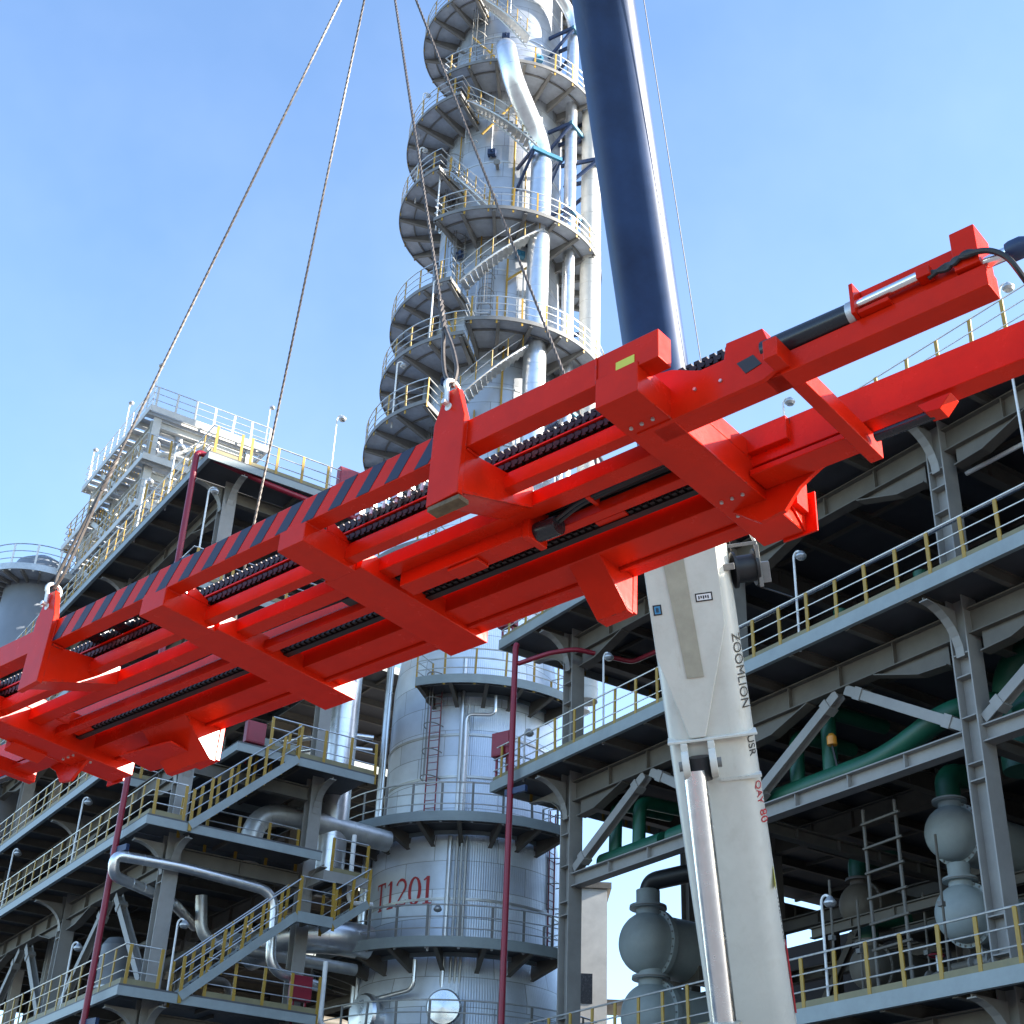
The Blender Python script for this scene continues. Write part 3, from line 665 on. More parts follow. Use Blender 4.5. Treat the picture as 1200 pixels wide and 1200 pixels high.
MB().tube([(-.21, -.28, zb - .22), (-.21, -.29, zb - .55)], .15, 20).build('rod_eye', 'black', cy)
MB().tube([(-.38, -.85, t_(1168)), (-.62, -2.3, -6)], .235, 28).build('luffing_cylinder', 'cream', CR, .012)
# winch-like hose reel on the right flank
rl = MB().lathe([(.1, -.26), (.40, -.26), (.40, -.2), (.30, -.2), (.30, .2), (.40, .2), (.40, .26), (.1, .26)], 32, (0, 0, 0), (1, .15, 0)).build('hose_reel', 'black', CR)
rl.scale = (.66, .66, .66); rl.location = (.82, .45, t_(678))
MB().box(-.38, .32, -.2, -.14, .50, .58).box(.26, .34, -.3, .2, -.42, .5).box(-.52, -.23, -.53, -.42, .05, .19).box(.34, .52, -.2, .1, -.35, .1).build('reel_frame', 'grey', rl, .01)
MB().tube([(.30, -.1, .5), (.08, -.1, 1.2), (.02, -.1, 1.6)], .035, 8).build('guide_arm', 'galv', rl)
MB().tube([(.22, -.1, -.4), (.92, -.05, -.75)], .02, 6).build('hose_line', 'black', rl)
MB().box(.60, .625, .45, .9, t_(640), t_(600)).build('red_marking', 'redlettering', base)
# stickers and lettering
def sticker(x0, x1, z0, z1, y, m, txt=None, frame=True):
    s_ = MB().box(x0, x1, y, y + .004, z0, z1).build('sticker', m, base)
    if frame:
        q = MB(); e = .018
        q.box(x0, x1, y - .002, y - .0005, z0, z0 + e).box(x0, x1, y - .002, y - .0005, z1 - e, z1).box(x0, x0 + e, y - .002, y - .0005, z0 + e, z1 - e).box(x1 - e, x1, y - .002, y - .0005, z0 + e, z1 - e)
        for i in range(5): q.box(x0 + .04 + i * (x1 - x0 - .08) / 5, x0 + .04 + (i + .6) * (x1 - x0 - .08) / 5, y - .002, y - .0005, z0 + .035 + .01 * (i % 2), z1 - .04)
        q.build('sticker_print', 'lettering', s_)
sticker(.06, .30, t_(706), t_(696), -.076, 'white'); sticker(-.55, -.43, t_(715), t_(703), -.076, 'stickerblue')
# letters run down the right edge facet of the boom
def edge_text(s, z, size, m, ang=-38):
    a = R(ang); rad = .34; cx, cyy = .61 - rad, rad
    nx, ny = cos(a), sin(a); p = Vector((cx + nx * (rad + .006), cyy + ny * (rad + .006), z))
    X = Vector((0, 0, -1)); N = Vector((nx, ny, 0)); Y = N.cross(X)
    text_mesh(s, size, 'boom_lettering', m, base, Matrix(((X.x, Y.x, N.x, p.x), (X.y, Y.y, N.y, p.y), (X.z, Y.z, N.z, p.z), (0, 0, 0, 1))), .002)
edge_text('ZOOMLION', t_(748), .20, 'lettering', -50); edge_text('USR', t_(868), .17, 'lettering', -48)
edge_text('QAY', t_(922), .16, 'redlettering', -44); edge_text('80', t_(956), .20, 'redlettering', -42)
a = R(-22)
wt = MB().prism([(-.16, -.1), (.16, -.1), (0, .18)], 0, .004, lambda x, y, d: (.27 + .347 * cos(a) + d - x * sin(a) * .2, .34 + .347 * sin(a) + x * cos(a), t_(1040) + y)).build('warning_triangle', 'stickeryellow', base)
edge_text('- - - -- --- -- - ---', t_(1062), .10, 'lettering', -22)
MB().box(.608, .63, .25, .5, t_(1200), t_(1120)).build('red_marking', 'redlettering', base)

# ------------------------------------------------------------------ the red spreader
az_, tl, rl_ = R(131.5), R(1.6), R(-3)
SU = Vector((sin(az_) * cos(tl), cos(az_) * cos(tl), sin(tl))); v0 = Vector((sin(az_ - pi / 2), cos(az_ - pi / 2), 0)); w0 = SU.cross(v0)
SV = v0 * cos(rl_) + w0 * sin(rl_); SW = SU.cross(SV); SO = Vector((-1.44772689, 8.68009717, 5.9))
SP = empty('container_spreader', SO, mw=Matrix(((SU.x, SV.x, SW.x, SO.x), (SU.y, SV.y, SW.y, SO.y), (SU.z, SV.z, SW.z, SO.z), (0, 0, 0, 1))))
tag(SP, 'long glossy red telescopic lifting spreader with navy hazard stripes hanging from wire slings', 'lifting spreader')
BV = .006
def rb(name, *a, parent=SP, m='red', bev=BV):
    return MB().box(*a).build(name, m, parent, bev)
near = rb('side_beam', -3.5, 3.47, -.65, -.53, -.03, .16)
far = rb('side_beam', -3.5, 3.40, .84, .97, -.10, .14)
hz = MB()
for i in range(16):
    u0 = -1.905 + i * .2425; hz.prism([(u0, -.024), (u0 + .11, -.024), (u0 + .235, .154), (u0 + .125, .154)], -.653, -.650, lambda x, y, d: (x, d, y))
hz.build('hazard_stripes', 'navy', near, smooth=False)
rb('sticker', 3.20, 3.32, -.654, -.651, .0, .055, parent=near, m='stickeryellow', bev=0)
# telescoping inner beams
def tele(b, name='telescopic_beam'): return b.build(name, 'red', SP, BV)
b = MB().box(-3.92, 3.92, -.305, -.225, -.13, -.035).box(-3.92, 3.92, -.285, -.235, -.035, .0)
for s in (1, -1): b.box(min(3.92 * s, 5.09 * s), max(3.92 * s, 5.09 * s), -.33, -.20, -.20, -.07); b.box(min(4.43 * s, 5.06 * s), max(4.43 * s, 5.06 * s), -.305, -.20, -.07, .125)
tn = tele(b)
b = MB().box(-3.6, 3.6, .40, .54, .02, .18)
for s in (1, -1): b.box(min(3.1 * s, 5.2 * s), max(3.1 * s, 5.2 * s), .445, .57, -.05, .19)
tf = tele(b)
for vv, par, z0, uu in ((-.25, tn, .0, 3.72), (.41, tf, -.095, 3.05)):
    tr = MB().box(-uu, uu, vv - .02, vv + .03, z0, z0 + .155).build('chain_track', 'chain', par)
    for z in (z0 + .035, z0 + .12):
        ch = MB(); u_ = -uu + .02
        while u_ < uu - .05:
            ch.box(u_, u_ + .030, vv - .05, vv - .02, z - .024, z + .024); ch.tube([(u_ + .038, vv - .055, z), (u_ + .038, vv - .02, z)], .017, 6); u_ += .052
        ch.build('drive_chain', 'chain', tr)
    ch = MB(); u_ = -uu + .02
    while u_ < uu - .05:
        ch.box(u_, u_ + .034, vv - .04, vv + .02, z0 + .155, z0 + .178); u_ += .05
    ch.build('toothed_rack', 'chain', tr)
    MB().box(-uu, uu, vv - .058, vv - .04, z0 + .072, z0 + .083).build('track_rib', 'red', tr)
# centre bars and far sleeve
rb('centre_bar', -3.4, 3.15, -.05, .07, -.105, .0); rb('centre_bar', -3.4, 3.15, .21, .285, -.13, -.055)
sl = MB().box(-3.5, 3.25, .585, .80, -.115, .04); sl.box(-3.45, 3.2, .62, .70, .04, .12); sl.build('far_sleeve', 'red', SP, BV)
rb('flange_strip', -3.45, 3.2, .805, .835, -.135, -.09)
# cross beams with lower bottoms, wider between the centre bar and far sleeve
def cross(u0, u1, tipv, name='cross_beam', wide=.0):
    b = MB().box(u0, u1, -.652, -.20, -.165, .0); b.box(u0 - wide, u1 + wide, -.2, tipv, -.155, -.012)
    b.prism([(.80, -.03), (tipv - .02, .12), (tipv - .02, -.03)], u1 - .012, u1 + .004, lambda x, y, d: (d, x, y))
    b.prism([(-.2, .0), (-.47, .10), (-.47, .0)], u1 - .02, u1, lambda x, y, d: (d, x, y))
    return b.build(name, 'red', SP, BV)
cross(.57, .81, 1.02, wide=.05); cross(-.83, -.57, 1.12, wide=.03)
# end cross beams
for s in (1, -1):
    f = lambda u: s * u
    def bx(b, u0, u1, *r): b.box(min(f(u0), f(u1)), max(f(u0), f(u1)), *r)
    b = MB(); bx(b, 3.07, 3.345, -.66, 1.0, -.20, .0); bx(b, 3.07, 3.345, -.10, .80, .0, .12)
    b.prism([(1.0, -.2), (1.0, -.02), (.80, .12), (.78, -.05)], f(3.345), f(3.36), lambda x, y, d: (d, x, y))
    b.build('end_cross_beam', 'red', SP, BV)
    b = MB(); bx(b, 3.20, 3.43, 1.0, 1.015, -.215, .06); bx(b, 3.36, 3.375, .80, 1.0, -.03, .10); b.build('corner_plate', 'red', SP, .003)
    # outer frame plates with the S-curved edge and the square window
    def splate(v0_, top=True, mir=False):
        pr = [(3.12, .14)]
        pr += [(3.22, .17), (3.29, .14)] + [(3.29 + .30 * t, .14 - .115 * (t * t * (3 - 2 * t))) for t in (.2, .4, .6, .8, 1)] + [(3.68, .025), (3.70, .135), (3.92, .125), (3.96, -.01), (4.01, -.02), (4.03, -.16), (3.9, -.21), (3.12, -.21)]
        q = MB()
        if mir: pr = [(3.12, .22), (4.0, .2), (4.05, -.05), (3.92, -.07), (3.7, -.12), (3.56, -.2), (3.46, -.32), (3.30, -.34), (3.12, -.2)]
        hw = [(3.76, -.035), (3.86, -.025), (3.905, -.105), (3.81, -.125)] if not mir else [(3.70, .07), (3.80, .075), (3.82, .005), (3.72, .0)]
        q.prism(pr, v0_, v0_ + .03, lambda x, y, d: (f(x), d, y))
        p = q.build('frame_plate', 'red', SP, .004)
        MB().prism(hw, v0_ - .004, v0_ - .001, lambda x, y, d: (f(x), d, y)).build('window_dark_sheet', 'holeblack', p, smooth=False)  # black sheet on the plate, paints the darkness of the window
        return p
    splate(-.36); splate(.575, mir=True)
    bb = MB(); bx(bb, 3.2, 4.0, -.33, -.20, -.20, -.135); bx(bb, 3.7, 3.92, -.33, -.2, .025, .13); bx(bb, 3.9, 4.0, -.33, -.2, -.2, -.07)
    bx(bb, 3.35, 4.02, .40, .575, -.14, -.10); bb.build('guide_housing', 'red', SP, BV)
    b = MB(); bx(b, 3.97, 4.05, -.46, .64, -.18, -.06); bx(b, 3.95, 4.07, .58, .64, -.06, .06); b.build('tie_bar', 'red', SP, BV)
    bx(b := MB(), 4.95, 5.075, -.35, -.18, -.06, .18); bx(b, 4.98, 5.04, -.31, -.22, .18, .20); b.build('end_cap', 'red', tn, BV)
    bx(b := MB(), 5.05, 5.16, .38, .58, -.05, .29); b.build('end_cap', 'red', tf, BV)
    # extension cylinder along the near beam
    c1 = MB().tube([(f(3.90), -.315, .0), (f(4.40), -.31, -.005)], .062, 20).build('extension_cylinder', 'blackpaint', SP, .004)
    MB().tube([(f(4.39), -.31, -.005), (f(4.425), -.31, -.005)], .066, 20).build('gland', 'galv', c1)
    MB().tube([(f(4.42), -.345, .005), (f(4.78), -.345, .012)], .026, 16).build('piston_rod', 'chrome', c1)
    b = MB(); bx(b, 4.43, 4.452, -.39, -.306, -.07, .12); bx(b, 4.453, 4.62, -.37, -.306, -.068, -.045); b.build('rod_bracket', 'red', SP, .004); b = MB(); bx(b, 4.77, 4.84, -.372, -.306, -.02, .04); b.build('rod_clamp', 'red', SP, .004)
    hs = MB()
    for k in range(4):
        hs.tube(bend([(f(4.82), -.345, .01 - .012 * k), (f(4.92), -.335, -.02 + .014 * k), (f(4.96), -.36, .01 - .014 * k), (f(5.02), -.37, -.02 + .012 * k), (f(5.08), -.365, -.02)], .06), .012, 8)
    hs.tube(bend([(f(5.02), -.37, -.01), (f(5.12), -.37, -.03), (f(5.2), -.35, -.10), (f(5.24), -.30, -.22), (f(5.24), -.1, -.26), (f(5.2), .42, -.03)], .12), .015, 8)
    hs.build('hydraulic_hose', 'black', SP)
    b = MB().tube([(f(5.05), -.29, -.03), (f(5.24), -.29, -.035)], .032, 16).build('slide_rod', 'chrome', tn)
    MB().lathe([(.03, 0), (.046, 0), (.052, .02), (.052, .07), (.04, .10), (0, .10)], 20, (f(5.19), -.29, -.035), (s, 0, 0)).build('rod_fitting', 'dkblue', b)
    MB().prism([(4.36, -.09), (4.40, -.155), (4.48, -.165), (4.55, -.09)], .43, .53, lambda x, y, d: (f(x), d, y)).build('stop_block', 'red', tf, .004)
    MB().tube([(f(4.08), .50, -.13), (f(4.42), .50, -.13)], .03, 12).build('far_cylinder', 'blackpaint', SP)
# middle hydraulic block
hb = MB().box(.95, 2.03, .06, .20, -.20, -.02); hb.box(1.99, 2.04, .04, .22, -.235, .05); hb.build('hydraulic_block', 'red', SP, BV)
rb('block_step', 1.35, 1.6, .075, .19, -.225, -.203); rb('valve_box', .35, .9, .1, .19, -.09, .03, m='black')
MB().tube([(2.03, .13, -.165), (2.20, .13, -.17)], .062, 24).build('hydraulic_motor', 'blackpaint', SP, .004)
MB().tube(bend([(-1.6, .14, .02), (-.2, .15, .05), (.3, .13, -.03), (.95, .14, -.05)], .1), .02, 8).build('hydraulic_hose', 'black', SP)
for u0 in (2.42, -2.9):
    MB().box(u0, u0 + .03, .09, .20, -.09, .06).box(u0 - .12, u0 + .1, .34, .41, -.085, .02).build('bearing_bracket', 'red', SP, .004)
vb = MB()
for i in range(7):
    u_ = .92 + i * .11; vb.box(u_, u_ + .045, -.36, -.32, .13 + .02 * (i % 3), .2 + .03 * (i % 2)); vb.tube([(u_ + .02, -.34, .1), (u_ + .03, -.34, .24)], .012, 6)
vb.build('hose_fitting', 'galv', SP)
b = MB()
for i in range(4):
    u_ = -1.9 + i * .3; b.box(u_, u_ + .14, -.40, -.30, .11, .2); b.tube([(u_ - .1, -.36, .15), (u_ + .25, -.36, .14)], .018, 6)
b.build('valve_bank', 'blackpaint', SP)
bt = MB()
for s in (1, -1):
    for u_ in (3.13, 3.20, 3.27):
        for v_ in (.45, .62, -.42): bt.tube([(s * u_, v_, -.2), (s * u_, v_, -.212)], .011, 6)
    for u_, w_ in ((3.2, .1), (3.2, -.12), (3.5, -.08), (3.66, -.1)): bt.tube([(s * u_, -.36, w_), (s * u_, -.37, w_)], .010, 6)
bt.build('bolt_heads', 'galv', SP)
hl = MB()
for k in range(3): hl.tube(bend([(-3.2, .10 + .028 * k, -.01), (-1.4, .105 + .028 * k, -.03), (-.6, .10 + .03 * k, -.0), (.4, .11 + .028 * k, -.03), (.96, .10 + .03 * k, -.05)], .3), .011, 7)
for k in range(2): hl.tube(bend([(2.2, .10 + .03 * k, -.15), (2.35, .11 + .03 * k, -.08), (2.7, .13 + .02 * k, -.06), (3.1, .12 + .03 * k, -.05)], .1), .011, 7)
hl.build('hydraulic_lines', 'black', SP)
dk = MB().box(.86, 3.05, .085, .30, .02, .11)  # black box and hoses, also painting the shade between the bars
for k in range(5): dk.tube([(.86, .10 + .045 * k, .0), (1.9, .105 + .045 * k, .012), (3.05, .10 + .045 * k, .0)], .016, 7)
dk.build('shade_fill_hoses', 'black', SP)
for s in (1, -1):
    for p, q in (((3.07, -.655, -.03), (3.07, -.655, .15)), ((3.345, -.5, -.2), (3.345, .95, -.2)), ((2.14, -.655, -.03), (2.14, -.655, .16)), ((1.895, -.655, -.03), (1.895, -.655, .16))): MB().tube([(s * p[0], p[1], p[2]), (s * q[0], q[1], q[2])], .006, 6).build('weld_bead', 'red', SP)
for u_ in (.57, .81, -.83, -.57): MB().tube([(u_, -.652, -.03), (u_, -.528, -.03)], .007, 6).build('weld_bead', 'red', SP)
# four lugs
for s in (1, -1):
    for vv, io in ((-.69, 1), (.955, -1)):
        c = 2.02 * s
        pr = [(c - .12, -.375), (c + .12, -.36), (c + .125, .18), (c + .055, .41), (c - .045, .41), (c - .115, .2)]
        lg = MB().prism(pr, vv, vv + .045, lambda x, y, d: (x, d, y)).build('lifting_lug', 'red', SP, .005)
        MB().tube([(c - .01, vv - .004, .29), (c - .01, vv + .05, .29)], .026, 16).build('pin_hole_plug', 'lampwhite' if vv < 0 else 'holeblack', lg)  # solid plugs: white paints the brightness seen through, black a dark hole
        if vv < 0:
            g_ = MB(); y0, y1 = -.645, -.045
            for uu in (c - .10, c + .108): g_.prism([(y0, -.035), (y0 + .09, -.035), (y1, .03), (y1, -.12), (y0, -.345)], uu - .008, uu + .008, lambda x, y, d: (d, x, y))
            g_.prism([(y1, -.12), (y1, -.105), (y0, -.33), (y0, -.345)], c - .10, c + .12, lambda x, y, d: (d, x, y))
            g_.prism([(y0 + .002, -.036), (y0 + .1, -.036), (y0 + .1, -.05), (y0 + .002, -.05)], c - .10, c + .13, lambda x, y, d: (d, x, y))
            g_.build('lug_gusset', 'red', lg, .003)
            if s == 1: MB().box(c - .11, c + .13, -.685, -.60, -.405, -.375).build('timber_packing', 'timber', lg, .004)
        else:
            g_ = MB(); W_ = (.12 if s == 1 else .42)
            for uu in (c - W_ + .01, c + .112): g_.prism([(.60, -.10), (.95, .05), (.95, -.36), (.9, -.36)], uu - .008, uu + .008, lambda x, y, d: (d, x, y))
            g_.prism([(.60, -.10), (.60, -.115), (.9, -.375), (.9, -.36)], c - W_, c + .12, lambda x, y, d: (d, x, y))
            g_.box(c - W_, c + .12, .9, .955, -.375, -.36)
            g_.prism([(.72, -.06), (.95, -.06), (.95, -.075), (.72, -.075)], c + .105, c + .14, lambda x, y, d: (d, x, y))
            g_.build('lug_gusset', 'red', lg, .003)
MB().prism([(-2.62, .55), (-2.05, .62), (-2.1, .96), (-2.66, .90)], -.30, -.285, lambda x, y, d: (x, y, d)).build('guard_plate', 'red', SP, .003)
MB().prism([(-3.42, -.1), (-3.30, -.1), (-3.30, -.22), (-3.42, -.26)], .0, .32, lambda x, y, d: (x, d, y)).build('end_block', 'red', SP, BV)

# ------------------------------------------------------------------ hook, slings, shackles, ropes
HK = Vector((-1.4477, 8.6801, 13.16))
S2W = lambda u, v, w: SO + SU * u + SV * v + SW * w
hk = empty('crane_hook_block', HK)
tag(hk, 'heavy hook block gathering four wire slings above the top of the picture', 'hook block')
MB().box(-.22, .22, -.14, .14, .55, 1.3).build('block_body', 'stickeryellow', hk, .04)
MB().tube(bend([(0, 0, .6), (0, 0, .3), (.16, 0, .12), (.13, 0, -.1), (-.05, 0, -.14), (-.17, 0, .02)], .1), [.05] * 31 if False else .05, 12).build('hook', 'grey', hk)
def twisted(b, p, q, r, sag=0.):
    P, Q = Vector(p), Vector(q); n = 40; L = (Q - P).length; d = (Q - P).normalized(); x = d.orthogonal().normalized(); y = d.cross(x); k = int(L / .035); k = min(k, 260)
    for s in range(3):
        pts = []
        for i in range(k + 1):
            t = i / k; a = 2 * pi * (t * L / .16 + s / 3); pts.append(P.lerp(Q, t) + (x * cos(a) + y * sin(a)) * r * .55)
        b.tube(pts, r * .62, 5)
SL = (((-2.03, -.67, .47), 'near left wire rope sling with a spliced eye, in front of the white top house'), ((2.01, -.67, .47), 'wire rope sling dropping steeply to the near right red lug in front of the tower'),
      ((-2.03, .97, .45), 'wire rope sling running down behind the striped beam at left'), ((2.01, .97, .45), 'wire rope sling slanting down to the right across the tower'))
for i, (p, lab) in enumerate(SL):
    e = S2W(*p); top = HK + Vector((0, 0, -.1)); o = empty('wire_rope_sling', e)
    tag(o, lab, 'sling', 'wire rope slings between hook and spreader')
    d = (top - e).normalized(); sp = e + d * (.55 if i != 0 else .85)
    b = MB(); twisted(b, sp - e, top - e, .0105); b.build('rope', 'rope', o)
    eye = MB(); x = SU
    for w_ in (-1, 1):
        pts = [sp - e + d * .02, (d * .3 + x * .045 * w_), (d * .1 + x * .05 * w_), Vector((0, 0, -.015))]; eye.tube(bend(pts, .1), .013, 7)
    eye.build('eye_loop', 'rope', o)
    q = MB(); twisted(q, sp - e - d * .02, sp - e + d * .28, .019); q.build('splice', 'rope', o)
    if p[1] < 0:
        shk = empty('bow_shackle', e)
        tag(shk, 'silver bow shackle on the ' + ('left' if p[0] < 0 else 'right') + ' lug of the striped beam', 'shackle', 'bow shackles on the lugs')
        X = SV; Z = SW
        arc = [X * (.058 * cos(a)) + Z * (.012 + .052 * sin(a) - .045) for a in [R(-40 + 260 * k / 14) for k in range(15)]]
        MB().tube([X * .036 - Z * .165] + arc + [-X * .036 - Z * .165], .0155, 10).build('bow', 'shackle', shk)
        MB().tube([X * .075 - Z * .165, -X * .07 - Z * .165], .017, 10).build('pin', 'shackle', shk)
hr = empty('hoist_rope', B1)
tag(hr, 'thin steel hoist rope running down right of the blue boom to its reel', 'rope')
MB().tube([BX * .52 + BF * .2 + AX * 4, BX * .66 + BF * .45 - AX * (LB - t_(655))], .006, 6).build('rope', 'rope', hr)

# ------------------------------------------------------------------ loose plant: lamps, risers, cabinets, pipes, exchangers
def LW(O, a, b, z):
    return O + Vector((a * cos(TH) - b * sin(TH), a * sin(TH) + b * cos(TH), z))
lamp_me = None
def lamp(pos, h, label, group, rot=0, m='lampwhite', sc=1.):
    global lamp_me
    o = empty('platform_lamp', pos, rot)
    tag(o, label, 'lamp', group)
    arc = [(.13 - .13 * cos(t), 0, h - .1 + .14 * sin(t)) for t in [pi * i / 8 for i in range(8)]]
    MB().tube([(0, 0, -.3), (0, 0, h - .1)] + arc[1:], .032 * sc, 8).build('pole', m, o)
    MB().lathe([(.03, .12), (.06, .1), (.15, -.02), (.15, -.06), (.10, -.12), (0, -.15)], 14, (.27, 0, h - .12)).build('lamp_head', 'galv', o)
GR = 'lamps on poles along the process decks'
for O, a, b, z, h, lab, rt in (
    (OR_, 11.6, -1.3, 22.33, 2.35, 'white pole lamp against the sky seen through the red frame', 0), (OR_, 18.9, -1.2, 22.33, 1.7, 'white pole lamp on the top deck below the right end of the red beam', 0),
    (OR_, 11.58, -1.3, 17.28, 2.5, 'hook topped pole lamp on the yellow railed deck right of the boom', 0), (OR_, 11.67, -1.3, 8.28, 2.4, 'hook topped pole lamp at bottom right beside the scaffold ladder', 0),
    (OR_, 3.2, -1.2, 17.28, 2.6, 'grey pole lamp just left of the white boom under the deck', 0), (OR_, -1.0, -1.2, 17.28, 1.4, 'short pole lamp beside the crimson board at the deck corner', 0),
    (OR_, 18.8, -1.1, 17.28, 5.0, 'tall pole lamp at the right edge below the upper girder', 0),
    (OL_, -5.85, -1.4, 15.2, 2.4, 'pole lamp on the second deck under the left end of the spreader', .5), (OL_, -13.9, -1.4, 15.2, 2.4, 'pole lamp at the far left edge of the second deck', .5),
    (OL_, 1.0, .2, 10.1, 2.2, 'pole lamp beside the big corner column at the lower stair', .5), (OL_, -3.9, -1.4, 10.1, 2.1, 'pole lamp on the lowest deck in front of the blue grey drum', .5),
    (OL_, 1.3, -1.2, 24.3, 2.8, 'pole lamp beside the blue grey column above the striped beam', .5), (OL_, -6.5, -1.4, 23.5, 2.6, 'grey pole lamp low under the roof soffit at left', .5),
    (OL_, -3.0, -1.3, 28.5, 2.6, 'white pole lamp on the roof edge in front of the pale top house', .5), (OL_, -6.2, -1.3, 28.5, 2.6, 'white pole lamp on the roof railing, second in from the crimson pipe', .5),
    (OL_, 1.2, 3.4, 28.5, 3.6, 'slim grey lamp against the sky beside the crimson roof board', .5)):
    lamp(LW(O, a, b, z), h, lab, GR, TH + rt)
PHO = Vector((-17.97, 58, 0))
for a, b, lab in ((-.1, .1, 'white pole lamp on the top corner of the sunlit top house'), (-4.2, .1, 'white pole lamp along the left railing of the sunlit top house'), (-.1, 6.2, 'white pole lamp at the right end of the sunlit top house'), (-9.8, .2, 'white pole lamp at the left end of the sunlit top house')):
    lamp(LW(PHO, a, b, 40.68), 2.4, lab, 'lamps on the sunlit top house', TH)
for p, r, z, h, lab in ((40, 4.7, 47.1, 3.6, 'tall white lamp on the tower platform left of the silver pipe'), (34, 5.1, 39.8, 3.4, 'white lamp on the tower platform with a caged ladder, near the sling'), (52, 5.4, 36.0, 3.2, 'white lamp on the lowest crescent platform above the spreader'),
                        (66, 4.7, 50.3, 3.4, 'white lamp on the crescent platform at the upper left of the tower'), (12, 5.4, 13.3, 1.3, 'grey lamp hanging by the tower rail below the number'), (80, 5.2, 17.8, 1.8, 'grey lamp at the left end of the tower walkway'), (70, 4.7, 54.9, 3.0, 'white lamp on the second highest crescent platform')):
    lamp(tw(p, r, z), h, lab, 'lamps on the tower platforms', 0, sc=1.2)
# fire water risers
def riser(label, O, pts, r, clamp):
    o = empty('fire_water_riser', LW(O, *pts[0])); P = [LW(O, *p) - LW(O, *pts[0]) for p in pts]
    MB().tube(bend(P, .25), r, 14).build('pipe_run', 'firered', o)
    for z in clamp:
        c = Vector((0, 0, z)); d = (LW(O, 0, 1, 0) - O); x = (LW(O, 1, 0, 0) - O)
        MB().bar(c - x * .25, c + x * .6 + d * .2, .12, .2).build('pipe_clamp', 'dkblue', o)
    return tag(o, label, 'pipe', 'crimson fire water pipes')
riser('tall crimson vertical pipe in front of the tower, bending in under the right hand deck', OR_, [(-.9, -1.75, 0), (-.9, -1.75, 21.5), (-.9, -1.7, 21.6)], .10, (7.4, 16.5))
riser('crimson branch pipe under the upper deck beside the middle column', OR_, [(-.85, -1.65, 20.9), (.3, -1.2, 21.0), (.9, -.6, 21.1), (1.6, 1.2, 20.9), (6, 1.4, 20.8)], .08, ())
riser('crimson vertical pipe in front of the left hand decks below the spreader', OL_, [(-.25, -1.75, 0), (-.25, -1.75, 17.6), (-.25, -1.7, 17.8)], .10, (9.2, 14.4))
riser('crimson vertical pipe dropping from the roof edge at left', OL_, [(.85, -1.72, 20), (.85, -1.72, 28.6), (.85, -1.6, 28.7), (1.3, 1, 28.1), (1.3, 5.5, 27.9)], .11, (4.2,))
# crimson boards
for O, a, b, z, s, lab in ((OR_, -2.2, -1.25, 18.0, .75, 'crimson square board on the deck corner beside the tower'), (OL_, 1.3, 4.1, 28.8, .85, 'crimson square board on the roof railing against the sky'),
                           (OL_, .2, 2.2, 18.6, .7, 'crimson box on the stair landing below the spreader'), (OL_, .9, 4.6, 10.4, .7, 'crimson box on the lowest deck beside the stair'), (OR_, -2.2, -1.25, 22.7, .7, 'crimson board behind the upper deck railing below the spreader')):
    o = empty('hose_cabinet', LW(O, a, b, z), TH + (R(90) if O is OL_ else R(20)))
    MB().box(-s / 2, s / 2, -.14, .14, .15, .15 + s * 1.1).build('cabinet_body', 'firered', o, .02); MB().box(-s / 2 + .05, s / 2 - .05, -.155, -.141, .2, .1 + s * 1.1).build('cabinet_door', 'firered', o)
    q = MB()
    for x in (-.3, .3): q.box(x * s - .03, x * s + .03, -.03, .03, -.6, .148)
    q.build('cabinet_stand', 'firered', o); tag(o, lab, 'cabinet', 'crimson hose cabinets')

# process pipes: label, material, radius, path in frame coordinates
def pipe(label, O, pts, r, m, br=.6, bands=True, group=None, cat='pipe', name='process_pipe', flanges=()):
    P0 = LW(O, *pts[0]); o = empty(name, P0); P = bend([LW(O, *p) - P0 for p in pts], br, 8)
    pts, rr = banded(P, r, .55, .02, .006) if bands else (P, r)
    MB().tube(pts, rr, 20).build('pipe_run', m, o)
    for f_ in flanges:
        c = LW(O, *f_[:3]) - P0; MB().tube([c - Vector((0, 0, .06)), c + Vector((0, 0, .06))], r + .12, 20).build('flange', 'grey', o)
    return tag(o, label, cat, group)
pipe('silver pipe looping under the second deck and dropping beside the stair', OL_, [(-3.5, 2.5, 13.35), (-.9, .6, 13.35), (.5, -1.9, 13.4), (.6, -2.0, 14.0), (.6, .2, 14.05), (.6, 3.45, 13.85), (.6, 3.6, 11.4), (.4, 5.6, 11.2)], .165, 'pipe', .6)
pipe('dull silver pipe bend lying deep under the second deck', OL_, [(-2, 2.0, 14), (-2, 2.2, 12.6), (-2, 4.5, 12.5), (-2, 8, 12.5)], .2, 'dullalu')
pipe('silver arched duct elbow behind the first walkway railing', OL_, [(-1.3, 3.2, 14.6), (-1.3, 3.2, 17.0), (-1.3, 5.4, 17.1), (-1.3, 8.5, 17.0)], .38, 'dullalu', 1.4)
pipe('bright silver vertical duct beside the tower above the walkway', OL_, [(-1.6, 6.3, 14.8), (-1.6, 6.3, 26)], .62, 'pipe')
pipe('fat gold tinged duct between the stair and the tower walkway', OL_, [(-4.5, 5.0, 13.0), (-3.0, 5.8, 13.5), (-2.4, 7.2, 13.6), (-2.4, 8.6, 13.6)], .6, 'pipe', 1.0)
pipe('pair of slim white lines running to the tower, upper', OL_, [(.9, 6.0, 16.2), (.9, 6.0, 13.9), (.9, 6.9, 14.0)], .08, 'lampwhite', .3, False)
pipe('slim white line looping below the tower walkway, lower', OL_, [(.9, 5.4, 11.9), (.9, 5.4, 9.9), (.9, 7.2, 10.0)], .08, 'lampwhite', .3, False)
